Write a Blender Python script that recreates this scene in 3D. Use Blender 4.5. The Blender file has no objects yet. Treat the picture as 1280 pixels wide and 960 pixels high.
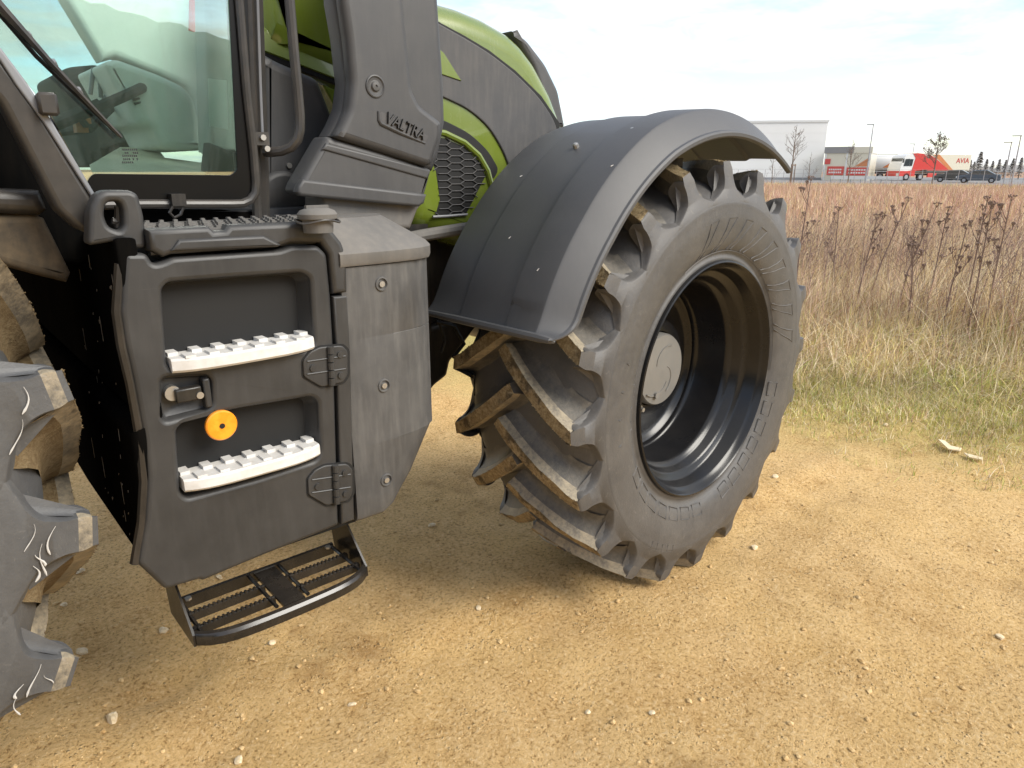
import bpy, bmesh, math, random
import numpy as np
from mathutils import Vector, Matrix
R = math.radians
S = bpy.context.scene
COL = S.collection
random.seed(7)
rng = np.random.default_rng(7)

# ------------------------------------------------------------------ camera, sky, sun, exposure
FOC, YH, CAMH, HEAD = 875.0, 211.0, 1.575, 49.0      # focal length and horizon in photo pixels, lens height (m), bearing
PITCH = math.atan((480 - YH) / FOC)
cam = bpy.data.cameras.new('camera'); camo = bpy.data.objects.new('camera', cam); COL.objects.link(camo)
cam.sensor_width = 36; cam.lens = 36 * FOC / 1280; cam.clip_start = .05; cam.clip_end = 6000
camo.location = (0, 0, CAMH); camo.rotation_euler = (math.pi/2 - PITCH, 0, R(HEAD - 90))
S.camera = camo
S.view_settings.view_transform = 'Standard'; S.view_settings.look = 'None'
S.view_settings.exposure = 1.22; S.view_settings.gamma = 1
SUN_EL, SUN_AZ = 38.0, -62.0                          # degrees; azimuth CCW from +X (the tractor's heading)
W = bpy.data.worlds.new('World'); S.world = W; W.use_nodes = True
nt = W.node_tree; nt.nodes.clear()
def N(t, typ, **kw):
    n = t.nodes.new(typ)
    for k, v in kw.items(): setattr(n, k, v)
    return n
def L(t, a, b): t.links.new(a, b)
wo = N(nt, 'ShaderNodeOutputWorld')
sky = N(nt, 'ShaderNodeTexSky'); sky.sky_type = 'NISHITA'; sky.sun_disc = False
sky.sun_elevation = R(SUN_EL); sky.sun_rotation = R(90 - SUN_AZ); sky.air_density = 1.0; sky.dust_density = .5; sky.ozone_density = 2.0
bg1 = N(nt, 'ShaderNodeBackground'); bg1.inputs[1].default_value = .12
L(nt, sky.outputs[0], bg1.inputs[0])
bg2 = N(nt, 'ShaderNodeBackground'); bg2.inputs[0].default_value = (.97, .985, 1.0, 1); bg2.inputs[1].default_value = .57
tc = N(nt, 'ShaderNodeTexCoord'); sep = N(nt, 'ShaderNodeSeparateXYZ'); L(nt, tc.outputs['Generated'], sep.inputs[0])
def M(t, op, a, b=None, c=None, clamp=False):
    n = N(t, 'ShaderNodeMath', operation=op); n.use_clamp = clamp
    for i, v in enumerate((a, b, c)):
        if v is None: continue
        if isinstance(v, (int, float)): n.inputs[i].default_value = v
        else: L(t, v, n.inputs[i])
    return n.outputs[0]
zz = M(nt, 'ADD', M(nt, 'MAXIMUM', sep.outputs[2], 0.0), .12)
comb = N(nt, 'ShaderNodeCombineXYZ')
L(nt, M(nt, 'DIVIDE', sep.outputs[0], zz), comb.inputs[0]); L(nt, M(nt, 'DIVIDE', sep.outputs[1], zz), comb.inputs[1])
def noise(t, vec, scale, detail=4, rough=.55, dist=0.0):
    n = N(t, 'ShaderNodeTexNoise'); n.inputs['Scale'].default_value = scale; n.inputs['Detail'].default_value = detail
    n.inputs['Roughness'].default_value = rough; n.inputs['Distortion'].default_value = dist
    if vec is not None: L(t, vec, n.inputs['Vector'])
    return n.outputs[0]
def ramp(t, fac, stops):
    n = N(t, 'ShaderNodeValToRGB'); e = n.color_ramp.elements
    while len(e) < len(stops): e.new(.5)
    for i, (p, c) in enumerate(stops):
        e[i].position = p; e[i].color = (c, c, c, 1) if isinstance(c, (int, float)) else (*c[:3], 1)
    L(t, fac, n.inputs[0]); return n.outputs[0]
cov = ramp(nt, noise(nt, comb.outputs[0], .75, 6, .6, .3), [(.40, .12), (.56, 1)])
mod = ramp(nt, noise(nt, comb.outputs[0], 3.2, 5, .6, .5), [(.3, (.70, .75, .82)), (.64, (1, 1, 1))])
mp2 = N(nt, 'ShaderNodeMix', data_type='RGBA', blend_type='MULTIPLY'); mp2.inputs[0].default_value = 1
mp2.inputs[6].default_value = (1, .99, .97, 1); L(nt, mod, mp2.inputs[7]); L(nt, mp2.outputs[2], bg2.inputs[0])
mx = N(nt, 'ShaderNodeMixShader'); L(nt, cov, mx.inputs[0]); L(nt, bg1.outputs[0], mx.inputs[1]); L(nt, bg2.outputs[0], mx.inputs[2])
L(nt, mx.outputs[0], wo.inputs[0])
sun = bpy.data.lights.new('sun', 'SUN'); sun.energy = 2.0; sun.angle = R(30); sun.color = (1, .95, .86)
suno = bpy.data.objects.new('sun', sun); COL.objects.link(suno)
sd = Vector((math.cos(R(SUN_EL))*math.cos(R(SUN_AZ)), math.cos(R(SUN_EL))*math.sin(R(SUN_AZ)), math.sin(R(SUN_EL))))
suno.rotation_euler = sd.to_track_quat('Z', 'Y').to_euler(); suno.location = (0, 0, 30)

# ------------------------------------------------------------------ measuring: a photo pixel taken to a known plane of the place
_a = R(HEAD)
FW = np.array([math.cos(PITCH)*math.cos(_a), math.cos(PITCH)*math.sin(_a), -math.sin(PITCH)])
RT = np.array([math.sin(_a), -math.cos(_a), 0.]); UP = np.cross(RT, FW); O = np.array([0, 0, CAMH])
def ray(px, py): return FW + RT*(px-640)/FOC - UP*(py-480)/FOC
def onY(px, py, Y): d = ray(px, py); return O + d*(Y/d[1])
def onX(px, py, X): d = ray(px, py); return O + d*(X/d[0])
def onZ(px, py, Z): d = ray(px, py); return O + d*((Z-CAMH)/d[2])
def far(px, D, z=0.0):
    d = ray(px, 211); k = D/math.hypot(d[0], d[1]); return Vector((d[0]*k, d[1]*k, z))
def farz(py, px, D):
    d = ray(px, py); return CAMH + d[2]*D/math.hypot(d[0], d[1])

# ------------------------------------------------------------------ materials
def mat(name): 
    m = bpy.data.materials.new(name); m.use_nodes = True
    t = m.node_tree; return m, t, t.nodes['Principled BSDF']
def col(c): return (*c, 1)
def mixc(t, fac, a, b):
    n = N(t, 'ShaderNodeMix', data_type='RGBA')
    if isinstance(fac, (int, float)): n.inputs[0].default_value = fac
    else: L(t, fac, n.inputs[0])
    for i, v in ((6, a), (7, b)):
        if isinstance(v, tuple): n.inputs[i].default_value = col(v)
        else: L(t, v, n.inputs[i])
    return n.outputs[2]
def bump(t, p, h, strength, dist):
    b = N(t, 'ShaderNodeBump'); b.inputs['Strength'].default_value = strength; b.inputs['Distance'].default_value = dist
    L(t, h, b.inputs['Height']); L(t, b.outputs[0], p.inputs['Normal'])
def objco(t, stretch=None):
    tc = N(t, 'ShaderNodeTexCoord')
    if stretch is None: return tc.outputs['Object']
    mp = N(t, 'ShaderNodeMapping'); mp.inputs['Scale'].default_value = stretch; L(t, tc.outputs['Object'], mp.inputs['Vector']); return mp.outputs[0]
def plastic(name, base, rough=.5, dust=(.16, .135, .105), amt=.35, grain=.35, streak=.25, top=.25, scale=5, spec=.5):
    m, t, p = mat(name); co = objco(t)
    n1 = noise(t, co, scale, 7, .65); n2 = noise(t, objco(t, (9, 9, 1.2)), 6, 5, .6)
    geo = N(t, 'ShaderNodeNewGeometry'); sx = N(t, 'ShaderNodeSeparateXYZ'); L(t, geo.outputs['Normal'], sx.inputs[0])
    d = M(t, 'MULTIPLY', ramp(t, n1, [(.38, 0), (.75, 1)]), amt)
    d = M(t, 'ADD', d, M(t, 'MULTIPLY', ramp(t, n2, [(.45, 0), (.8, 1)]), streak))
    d = M(t, 'ADD', d, M(t, 'MULTIPLY', M(t, 'MAXIMUM', sx.outputs[2], 0.0), top), clamp=True)
    sc = ramp(t, noise(t, objco(t, (2.2, 2.2, 46)), 5, 5, .8, .8), [(.66, 0), (.70, .32)])
    L(t, mixc(t, M(t, 'MULTIPLY', sc, M(t, 'MULTIPLY', amt, 2.2, clamp=True)), mixc(t, d, base, dust), tuple(min(1, x*1.5) for x in dust)), p.inputs['Base Color'])
    L(t, M(t, 'ADD', M(t, 'MULTIPLY', d, .3), rough, clamp=True), p.inputs['Roughness'])
    p.inputs['Specular IOR Level'].default_value = spec
    bump(t, p, noise(t, co, 900, 2, .5), grain, .0006)
    return m
MT = {}
MT['panel'] = plastic('panel_plastic', (.025, .0255, .0265), .40, (.095, .090, .084), .24, .5, .14, .22)
MT['tank'] = plastic('tank_plastic', (.056, .056, .057), .48, (.16, .152, .14), .40, .5, .38, .35)
MT['dusty'] = plastic('dusty_plastic', (.095, .092, .088), .6, (.21, .19, .165), .5, .5, .3, .3)
MT['column'] = plastic('column_plastic', (.042, .0425, .045), .45, (.12, .115, .108), .24, .4, .14, .2)
MT['fender'] = plastic('fender_plastic', (.062, .062, .065), .48, (.14, .135, .128), .14, .6, .08, .05, 4)
MT['black'] = plastic('black_plastic', (.012, .012, .012), .34, (.09, .07, .05), .28, .3, .3, .1)
MT['steel'] = plastic('black_steel', (.008, .008, .0085), .22, (.13, .10, .07), .16, .05, .04, .10, 14)
MT['tube'] = plastic('tube_steel', (.034, .032, .030), .32, (.11, .09, .07), .22, .1, .1, .2, 20)
MT['white'] = plastic('white_tread', (.66, .65, .63), .5, (.34, .29, .22), .38, .2, .1, .15, 30)
MT['interior'] = plastic('interior_plastic', (.82, .85, .82), .6, (.40, .42, .38), .3, .3, 0, 0)
MT['trimpanel'] = plastic('pillar_trim_plastic', (.42, .45, .43), .6, (.36, .38, .36), .3, .3, 0, 0)
MT['cloth'] = plastic('seat_cloth', (.03, .03, .032), .8, (.06, .06, .06), .3, .5, 0, 0)
MT['screen'] = plastic('screen_plastic', (.055, .055, .058), .6, (.15, .14, .13), .35, .6, .35, .05)
MT['metal'] = plastic('zinc_metal', (.45, .44, .42), .35, (.3, .27, .22), .3, .1, .1, 0, 30)
MT['metal'].node_tree.nodes['Principled BSDF'].inputs['Metallic'].default_value = .8
MT['rim'] = plastic('rim_paint', (.009, .009, .010), .22, (.10, .09, .08), .05, .02, .015, .02, 9, .35)
MT['hub'] = plastic('hub_paint', (.17, .165, .155), .4, (.25, .22, .18), .3, .1, .1, .05, 12)
MT['gap'] = plastic('gap_black', (.004, .004, .004), .7, (.02, .02, .02), .1, 0, 0, 0)
def paint(name, c, rough, spec=.5, dust=(.35, .33, .22), amt=.1):
    m = plastic(name, c, rough, dust, amt, 0, amt*.5, .03, 7)
    p = m.node_tree.nodes['Principled BSDF']; p.inputs['Coat Weight'].default_value = .7; p.inputs['Coat Roughness'].default_value = .06
    return m
MT['green'] = paint('green_paint', (.135, .185, .018), .25)
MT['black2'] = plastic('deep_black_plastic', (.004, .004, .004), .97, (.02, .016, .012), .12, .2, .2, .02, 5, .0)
MT['frit'] = plastic('glass_edge_black', (.005, .005, .005), .3, (.01, .01, .01), .1, 0, 0, 0, 5, .2)
MT['red'] = paint('red_paint', (.62, .035, .03), .4)
MT['cream'] = paint('cream_paint', (.72, .66, .52), .5)
MT['pale'] = plastic('pale_wall', (.90, .88, .84), .7, (.82, .80, .75), .3, 0, .2, 0, .3)
MT['paleroof'] = plastic('roof_grey', (.30, .29, .28), .7, (.4, .38, .35), .3, 0, 0, 0, .3)
MT['white_paint'] = paint('white_paint', (.78, .77, .74), .4)
MT['galv'] = plastic('galvanised', (.36, .36, .37), .5, (.3, .3, .3), .2, 0, 0, 0, 2)
MT['bark'] = plastic('bark', (.16, .12, .09), .9, (.22, .17, .13), .4, .5, 0, 0, 8)
MT['needles'] = plastic('needles', (.30, .27, .24), .9, (.42, .38, .33), .5, .3, 0, 0, 3)
MT['carblue'] = paint('car_blue', (.05, .075, .11), .3)
MT['carblack'] = paint('car_black', (.03, .035, .04), .3)
MT['carglass'] = paint('car_glass', (.03, .04, .05), .08)
MT['orange'] = paint('orange_paint', (.6, .2, .06), .5)
MT['strap'] = plastic('strap_red', (.85, .10, .06), .8, (.5, .1, .06), .2)
MT['paper'] = plastic('paper', (.78, .82, .78), .8, (.7, .72, .7), .2, 0, 0, 0)
_p = MT['paper'].node_tree; _tl = N(_p, 'ShaderNodeBsdfTranslucent'); _tl.inputs[0].default_value = (.9, .92, .9, 1); _ms = N(_p, 'ShaderNodeMixShader'); _ms.inputs[0].default_value = .5
L(_p, _p.nodes['Principled BSDF'].outputs[0], _ms.inputs[1]); L(_p, _tl.outputs[0], _ms.inputs[2]); L(_p, _ms.outputs[0], _p.nodes['Material Output'].inputs[0])
MT['kraft'] = plastic('kraft_paper', (.84, .78, .62), .85, (.45, .38, .25), .3, 0, 0, 0)
MT['print'] = plastic('print_black', (.02, .02, .02), .7, (.03, .03, .03), .1)
def rubber(name, base, dust, amt, scale=7):
    m, t, p = mat(name); co = objco(t)
    n1 = noise(t, co, scale, 8, .7); n2 = noise(t, co, scale*6, 6, .7); n3 = noise(t, co, 2.2, 4)
    d = M(t, 'MULTIPLY', ramp(t, M(t, 'ADD', M(t, 'MULTIPLY', n1, .6), M(t, 'MULTIPLY', n2, .4)), [(.40, 0), (.68, 1)]), amt)
    d = M(t, 'ADD', d, M(t, 'MULTIPLY', ramp(t, n3, [(.4, 0), (.7, 1)]), amt*.4), clamp=True)
    c = mixc(t, d, base, dust)
    # pale scuffs
    s = ramp(t, noise(t, objco(t, (1, 6, 1)), 26, 6, .75, 1.5), [(.60, 0), (.72, 1)])
    c = mixc(t, M(t, 'MULTIPLY', s, amt*.7), c, (.34, .31, .27))
    L(t, c, p.inputs['Base Color'])
    L(t, M(t, 'ADD', M(t, 'MULTIPLY', d, .3), .46), p.inputs['Roughness'])
    bump(t, p, M(t, 'ADD', n2, M(t, 'MULTIPLY', noise(t, co, 160, 4, .7), .5)), .35, .004)
    return m
MT['rubber'] = rubber('tyre_rubber', (.062, .060, .060), (.155, .140, .120), .38)
MT['lugside'] = rubber('lug_rubber', (.052, .050, .049), (.21, .185, .145), .62, 9)
MT['rubber2'] = rubber('near_tyre_rubber', (.066, .067, .070), (.135, .13, .12), .42)
def mudmat(name='lug_mud', lo=(.56, .44, .26), hi=(.27, .19, .095), dark=(.07, .058, .045)):
    m, t, p = mat(name); co = objco(t)
    n1 = noise(t, co, 60, 8, .8); n2 = noise(t, co, 14, 6, .7)
    c = mixc(t, ramp(t, n1, [(.40, 0), (.62, 1)]), hi, lo)
    c = mixc(t, ramp(t, n2, [(.52, 0), (.64, .8)]), c, dark)
    L(t, c, p.inputs['Base Color']); p.inputs['Roughness'].default_value = .95; p.inputs['Specular IOR Level'].default_value = .15
    bump(t, p, M(t, 'ADD', n1, noise(t, co, 150, 6, .8)), 1.0, .012)
    return m
MT['mud'] = mudmat()
MT['lugedge'] = rubber('dusty_lug_edge', (.085, .078, .068), (.42, .35, .24), 1.0, 12)
MT['mud2'] = mudmat('near_lug_mud', (.36, .27, .15), (.24, .165, .085), (.16, .11, .06))
MT['speck'] = plastic('mud_speck', (.20, .175, .14), .9, (.14, .11, .08), .3, .2, 0, 0, 20)
MT['splat'] = plastic('dried_splash', (.52, .50, .47), .8, (.5, .47, .42), .3, .2, 0, 0, 20)
def glassmat():
    m = bpy.data.materials.new('tinted_glass'); m.use_nodes = True; t = m.node_tree; t.nodes.clear()
    o = N(t, 'ShaderNodeOutputMaterial'); tr = N(t, 'ShaderNodeBsdfTransparent'); tr.inputs[0].default_value = (.80, .95, .88, 1)
    gl = N(t, 'ShaderNodeBsdfGlossy'); gl.inputs['Roughness'].default_value = .01; gl.inputs[0].default_value = (.95, 1, .98, 1)
    fr = N(t, 'ShaderNodeFresnel'); fr.inputs[0].default_value = 2.0
    mx = N(t, 'ShaderNodeMixShader'); L(t, M(t, 'ADD', fr.outputs[0], .12, clamp=True), mx.inputs[0]); L(t, tr.outputs[0], mx.inputs[1]); L(t, gl.outputs[0], mx.inputs[2])
    df = N(t, 'ShaderNodeBsdfDiffuse'); df.inputs[0].default_value = (.62, .66, .62, 1); m2 = N(t, 'ShaderNodeMixShader')
    co = objco(t); sm_ = M(t, 'MULTIPLY', ramp(t, noise(t, objco(t, (1.5, 1, .5)), 7, 7, .7, 1.2), [(.45, 0), (.85, 1)]), .09)
    L(t, sm_, m2.inputs[0]); L(t, mx.outputs[0], m2.inputs[1]); L(t, df.outputs[0], m2.inputs[2]); L(t, m2.outputs[0], o.inputs[0]); return m
MT['glass'] = glassmat()

# ------------------------------------------------------------------ building helpers
def link(name, me, m, parent=None):
    o = bpy.data.objects.new(name, me); COL.objects.link(o)
    if m is not None:
        for q in (m if isinstance(m, (list, tuple)) else [m]): me.materials.append(MT[q] if isinstance(q, str) else q)
    if parent is not None: o.parent = parent
    return o
def smooth(me, ang=35):
    me.polygons.foreach_set('use_smooth', [True]*len(me.polygons)); me.set_sharp_from_angle(angle=R(ang)); me.update()
def mesh(name, V, F, m, parent=None, ang=35, idx=None):
    me = bpy.data.meshes.new(name); me.from_pydata([tuple(map(float, v)) for v in V], [], [tuple(f) for f in F]); me.update()
    o = link(name, me, m, parent)
    if idx is not None: me.polygons.foreach_set('material_index', idx)
    smooth(me, ang); return o
def tag(o, label, cat, group=None, kind=None):
    if label: o['label'] = label
    if cat: o['category'] = cat
    if group: o['group'] = group
    if kind: o['kind'] = kind
    return o
def empty(name, loc, label, cat, group=None, rz=0):
    o = bpy.data.objects.new(name, None); COL.objects.link(o); o.location = loc; o.rotation_euler = (0, 0, rz); o.empty_display_size = .1
    return tag(o, label, cat, group)
class MB:                                            # collects simple shapes for ONE mesh
    def __init__(s): s.V = []; s.F = []; s.I = []
    def add(s, V, F, mi=0):
        b = len(s.V); s.V += [tuple(v) for v in V]; s.F += [tuple(b+i for i in f) for f in F]; s.I += [mi]*len(F)
    def box(s, lo, hi, mi=0, mtx=None):
        (x0, y0, z0), (x1, y1, z1) = lo, hi
        V = [(x, y, z) for x in (x0, x1) for y in (y0, y1) for z in (z0, z1)]
        if mtx is not None: V = [tuple(mtx @ Vector(v)) for v in V]
        s.add(V, [(0, 1, 3, 2), (4, 6, 7, 5), (0, 4, 5, 1), (2, 3, 7, 6), (0, 2, 6, 4), (1, 5, 7, 3)], mi)
    def tube(s, P, r, n=8, mi=0, cap=True):
        P = [Vector(map(float, p)) for p in P]; rs = r if isinstance(r, (list, tuple)) else [r]*len(P)
        V = []; up = None
        for i, p in enumerate(P):
            d = (P[min(i+1, len(P)-1)] - P[max(i-1, 0)]).normalized()
            if up is None: up = Vector((0, 0, 1)) if abs(d.z) < .9 else Vector((1, 0, 0))
            a = d.cross(up).normalized(); b = a.cross(d).normalized(); up = b
            for k in range(n): th = 2*math.pi*k/n; V.append(p + (a*math.cos(th) + b*math.sin(th))*rs[i])
        F = [(i*n+k, i*n+(k+1) % n, (i+1)*n+(k+1) % n, (i+1)*n+k) for i in range(len(P)-1) for k in range(n)]
        if cap: F += [tuple(range(n))[::-1], tuple(range((len(P)-1)*n, len(P)*n))]
        s.add(V, F, mi)
    def build(s, name, m, parent=None, ang=35): return mesh(name, s.V, s.F, m, parent, ang, s.I)
def rounded(pts, r):
    out = []; n = len(pts)
    for i in range(n):
        p, a, b = np.array(pts[i], float), np.array(pts[i-1], float), np.array(pts[(i+1) % n], float)
        u, v = a-p, b-p; lu, lv = np.linalg.norm(u), np.linalg.norm(v)
        q = min(r, lu*.42, lv*.42)
        if q < 1e-4: out.append(tuple(p)); continue
        A, B = p+u/lu*q, p+v/lv*q
        for k in range(5):
            t_ = k/4; out.append(tuple((1-t_)**2*A + 2*t_*(1-t_)*p + t_*t_*B))
    return out
def plate(name, out2, holes, mtx, th, bev, m, parent, rr=.0, seg=3, ang=40):
    """solid plate with rounded rims: outline and holes in (x, y), front face at local z = 0, body behind it"""
    cu = bpy.data.curves.new(name, 'CURVE'); cu.dimensions = '2D'; cu.fill_mode = 'BOTH'
    for pts in [out2] + list(holes):
        pts = rounded(pts, rr) if rr else pts
        sp = cu.splines.new('POLY'); sp.points.add(len(pts)-1); sp.use_cyclic_u = True
        for i, q in enumerate(pts): sp.points[i].co = (q[0], q[1], 0, 1)
    cu.bevel_depth = bev; cu.bevel_resolution = seg; cu.extrude = max(th/2-bev, .0003); cu.offset = -bev
    tmp = bpy.data.objects.new('tmp', cu); COL.objects.link(tmp)
    me = bpy.data.meshes.new_from_object(tmp.evaluated_get(bpy.context.evaluated_depsgraph_get()))
    bpy.data.objects.remove(tmp); bpy.data.curves.remove(cu)
    me.materials.clear(); me.transform(Matrix.Translation((0, 0, -th/2))); me.transform(mtx)
    o = link(name, me, m, parent); smooth(me, ang); return o
def MY(Y): return Matrix(((1, 0, 0, 0), (0, 0, -1, Y), (0, 1, 0, 0), (0, 0, 0, 1)))        # faces the camera side (-Y)
def MX(X): return Matrix(((0, 0, -1, X), (-1, 0, 0, 0), (0, 1, 0, 0), (0, 0, 0, 1)))       # faces the rear (-X); local x = -Y
def pY(pts, Y): return [(onY(*q, Y)[0], onY(*q, Y)[2]) for q in pts]
def plY(name, pts, Y, th, bev, m, parent, holes=(), rr=.0, seg=3, ang=40):
    return plate(name, pY(pts, Y), [pY(h, Y) for h in holes], MY(Y), th, bev, m, parent, rr, seg, ang)
def lathe(prof, seg, axis='Y', a0=0, a1=360):
    full = abs(a1-a0) >= 360; n = seg if full else seg+1; V = []
    for k in range(n):
        a = R(a0 + (a1-a0)*k/seg)
        for (u, r) in prof: V.append((r*math.cos(a), u, r*math.sin(a)))
    m_ = len(prof); F = []
    for k in range(seg):
        k2 = (k+1) % n
        for i in range(m_-1): F.append((k*m_+i, k*m_+i+1, k2*m_+i+1, k2*m_+i))
    return V, F

exec_parts = []
# ------------------------------------------------------------------ ground
EDGE = lambda x, y: x + .41*y                        # grows across the track towards the meadow
def build_ground():
    def axis(lo, hi, a, b, fine, coarse):
        xs = [lo]; 
        while xs[-1] < hi:
            x = xs[-1]; d = 0 if a <= x <= b else (a-x if x < a else x-b)
            xs.append(x + min(coarse, fine + d*.28))
        return xs
    X = axis(-700, 1500, -1.5, 6.5, .045, 120); Y = axis(-700, 1500, -1, 5.5, .045, 120)
    gx, gy = np.meshgrid(X, Y, indexing='ij')
    def vn(sx, sy, seed):                            # value noise
        r = np.random.default_rng(seed).random((64, 64)); u, v = gx*sx+100, gy*sy+100
        i, j = np.floor(u).astype(int), np.floor(v).astype(int); fu, fv = u-i, v-j
        fu, fv = fu*fu*(3-2*fu), fv*fv*(3-2*fv); g = lambda a, b: r[a % 64, b % 64]
        return (g(i, j)*(1-fu)+g(i+1, j)*fu)*(1-fv)+(g(i, j+1)*(1-fu)+g(i+1, j+1)*fu)*fv - .5
    near = np.exp(-np.maximum(np.hypot(gx-2.5, gy-2)-5, 0)/3)
    z = near*(.030*vn(.9, .9, 1)+.016*vn(2.6, 2.6, 2)+.010*vn(7, 7, 3)+.006*vn(16, 16, 4))
    z += np.clip((gx+.41*gy-4.6)/2, 0, 1)*.05*np.exp(-np.maximum(gx-8, 0)/8)
    # little push of soil in front of the near tyre
    z += .05*np.exp(-(((gx-.0)/.22)**2+((gy-1.75)/.5)**2))
    z += .030*np.exp(-(((gx-.3)/.7)**2+((gy-1.9)/.8)**2))*(vn(11, 11, 6)+.8*vn(23, 23, 7))
    s__ = gx*.10+gy; z += near*.018*(np.exp(-((s__-1.95)/.10)**2)-np.exp(-((s__-1.72)/.16)**2))*(.5+vn(1.3, 1.3, 9)+.5)
    z += .020*np.exp(-((gx-2.25)/.42)**2-((gy-1.72)/.34)**2)*(1+.6*vn(14, 14, 12))
    nX, nY = len(X), len(Y)
    V = np.stack([gx, gy, z], -1).reshape(-1, 3)
    F = [(i*nY+j, (i+1)*nY+j, (i+1)*nY+j+1, i*nY+j+1) for i in range(nX-1) for j in range(nY-1)]
    m, t, p = mat('dirt_track'); co = objco(t); sx = N(t, 'ShaderNodeSeparateXYZ'); L(t, co, sx.inputs[0])
    n_big, n_mid, n_fine = noise(t, co, .9, 6, .6), noise(t, co, 5, 7, .65), noise(t, co, 75, 9, .8)
    c = mixc(t, ramp(t, n_mid, [(.3, 0), (.7, 1)]), (.56, .335, .125), (.80, .535, .245))
    c = mixc(t, ramp(t, n_big, [(.42, 0), (.66, .55)]), c, (.80, .56, .27))
    pt = ramp(t, noise(t, objco(t, (1.0, .55, 1)), 2.6, 6, .62, .6), [(.45, 0), (.62, .5)])
    c = mixc(t, pt, c, (.80, .53, .22))
    c = mixc(t, ramp(t, n_fine, [(.39, .85), (.475, 0)]), c, (.25, .135, .045))
    c = mixc(t, ramp(t, n_fine, [(.525, 0), (.61, .75)]), c, (.86, .64, .36))
    vo = N(t, 'ShaderNodeTexVoronoi'); vo.inputs['Scale'].default_value = 55; L(t, co, vo.inputs['Vector'])
    peb = ramp(t, vo.outputs['Distance'], [(.12, 1), (.26, 0)])
    gate = ramp(t, noise(t, co, 7, 3), [(.50, 0), (.62, 1)])
    pm = M(t, 'MULTIPLY', peb, gate)
    c = mixc(t, M(t, 'MULTIPLY', pm, .7), c, (.66, .49, .27))
    dmp = ramp(t, noise(t, co, 1.7, 5, .7), [(.57, 0), (.70, .6)])
    c = mixc(t, dmp, c, (.30, .165, .06))
    s_ = M(t, 'ADD', M(t, 'ADD', sx.outputs[0], M(t, 'MULTIPLY', sx.outputs[1], .41)), M(t, 'MULTIPLY', M(t, 'SUBTRACT', n_mid, .5), 1.3))
    gcol = mixc(t, ramp(t, n_fine, [(.35, 0), (.65, 1)]), (.30, .22, .075), (.55, .46, .17))
    gf = N(t, 'ShaderNodeMapRange'); L(t, s_, gf.inputs[0]); gf.inputs[1].default_value = 4.3; gf.inputs[2].default_value = 5.5
    c = mixc(t, gf.outputs[0], c, gcol)
    ff = N(t, 'ShaderNodeMapRange'); L(t, s_, ff.inputs[0]); ff.inputs[1].default_value = 14; ff.inputs[2].default_value = 30
    fcol = mixc(t, ramp(t, noise(t, co, .5, 8, .75), [(.35, 0), (.65, 1)]), (.30, .17, .11), (.47, .31, .20))
    c = mixc(t, ff.outputs[0], c, fcol)
    L(t, c, p.inputs['Base Color']); p.inputs['Roughness'].default_value = .95; p.inputs['Specular IOR Level'].default_value = .1
    h = M(t, 'ADD', M(t, 'ADD', M(t, 'MULTIPLY', n_mid, .8), M(t, 'MULTIPLY', n_fine, .5)), M(t, 'MULTIPLY', pm, .35))
    bump(t, p, h, 1.0, .03)
    o = mesh('ground', V, F, m, None, 60); o['kind'] = 'structure'
    return X, Y, z
GX, GY, GZ = build_ground()
def gz(x, y):
    i = min(max(np.searchsorted(GX, x)-1, 0), len(GX)-2); j = min(max(np.searchsorted(GY, y)-1, 0), len(GY)-2)
    u = (x-GX[i])/(GX[i+1]-GX[i]); v = (y-GY[j])/(GY[j+1]-GY[j])
    return float((GZ[i, j]*(1-u)+GZ[i+1, j]*u)*(1-v)+(GZ[i, j+1]*(1-u)+GZ[i+1, j+1]*u)*v)
# ------------------------------------------------------------------ the tractor
T = empty('tractor', (.4, 2.6, 0), 'large green tractor with grey plastic cladding parked on the dirt track', 'tractor')
class _P:                                            # parts are built in world coordinates, then hung under the tractor
    pass
ROOT = bpy.data.objects.new('tmp_root', None)
def hang(o): 
    o.parent = T; o.matrix_parent_inverse = Matrix.Translation(-T.location); return o
def tp(fn, name, *a, **k): return hang(fn(name, *a, **k))

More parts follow.
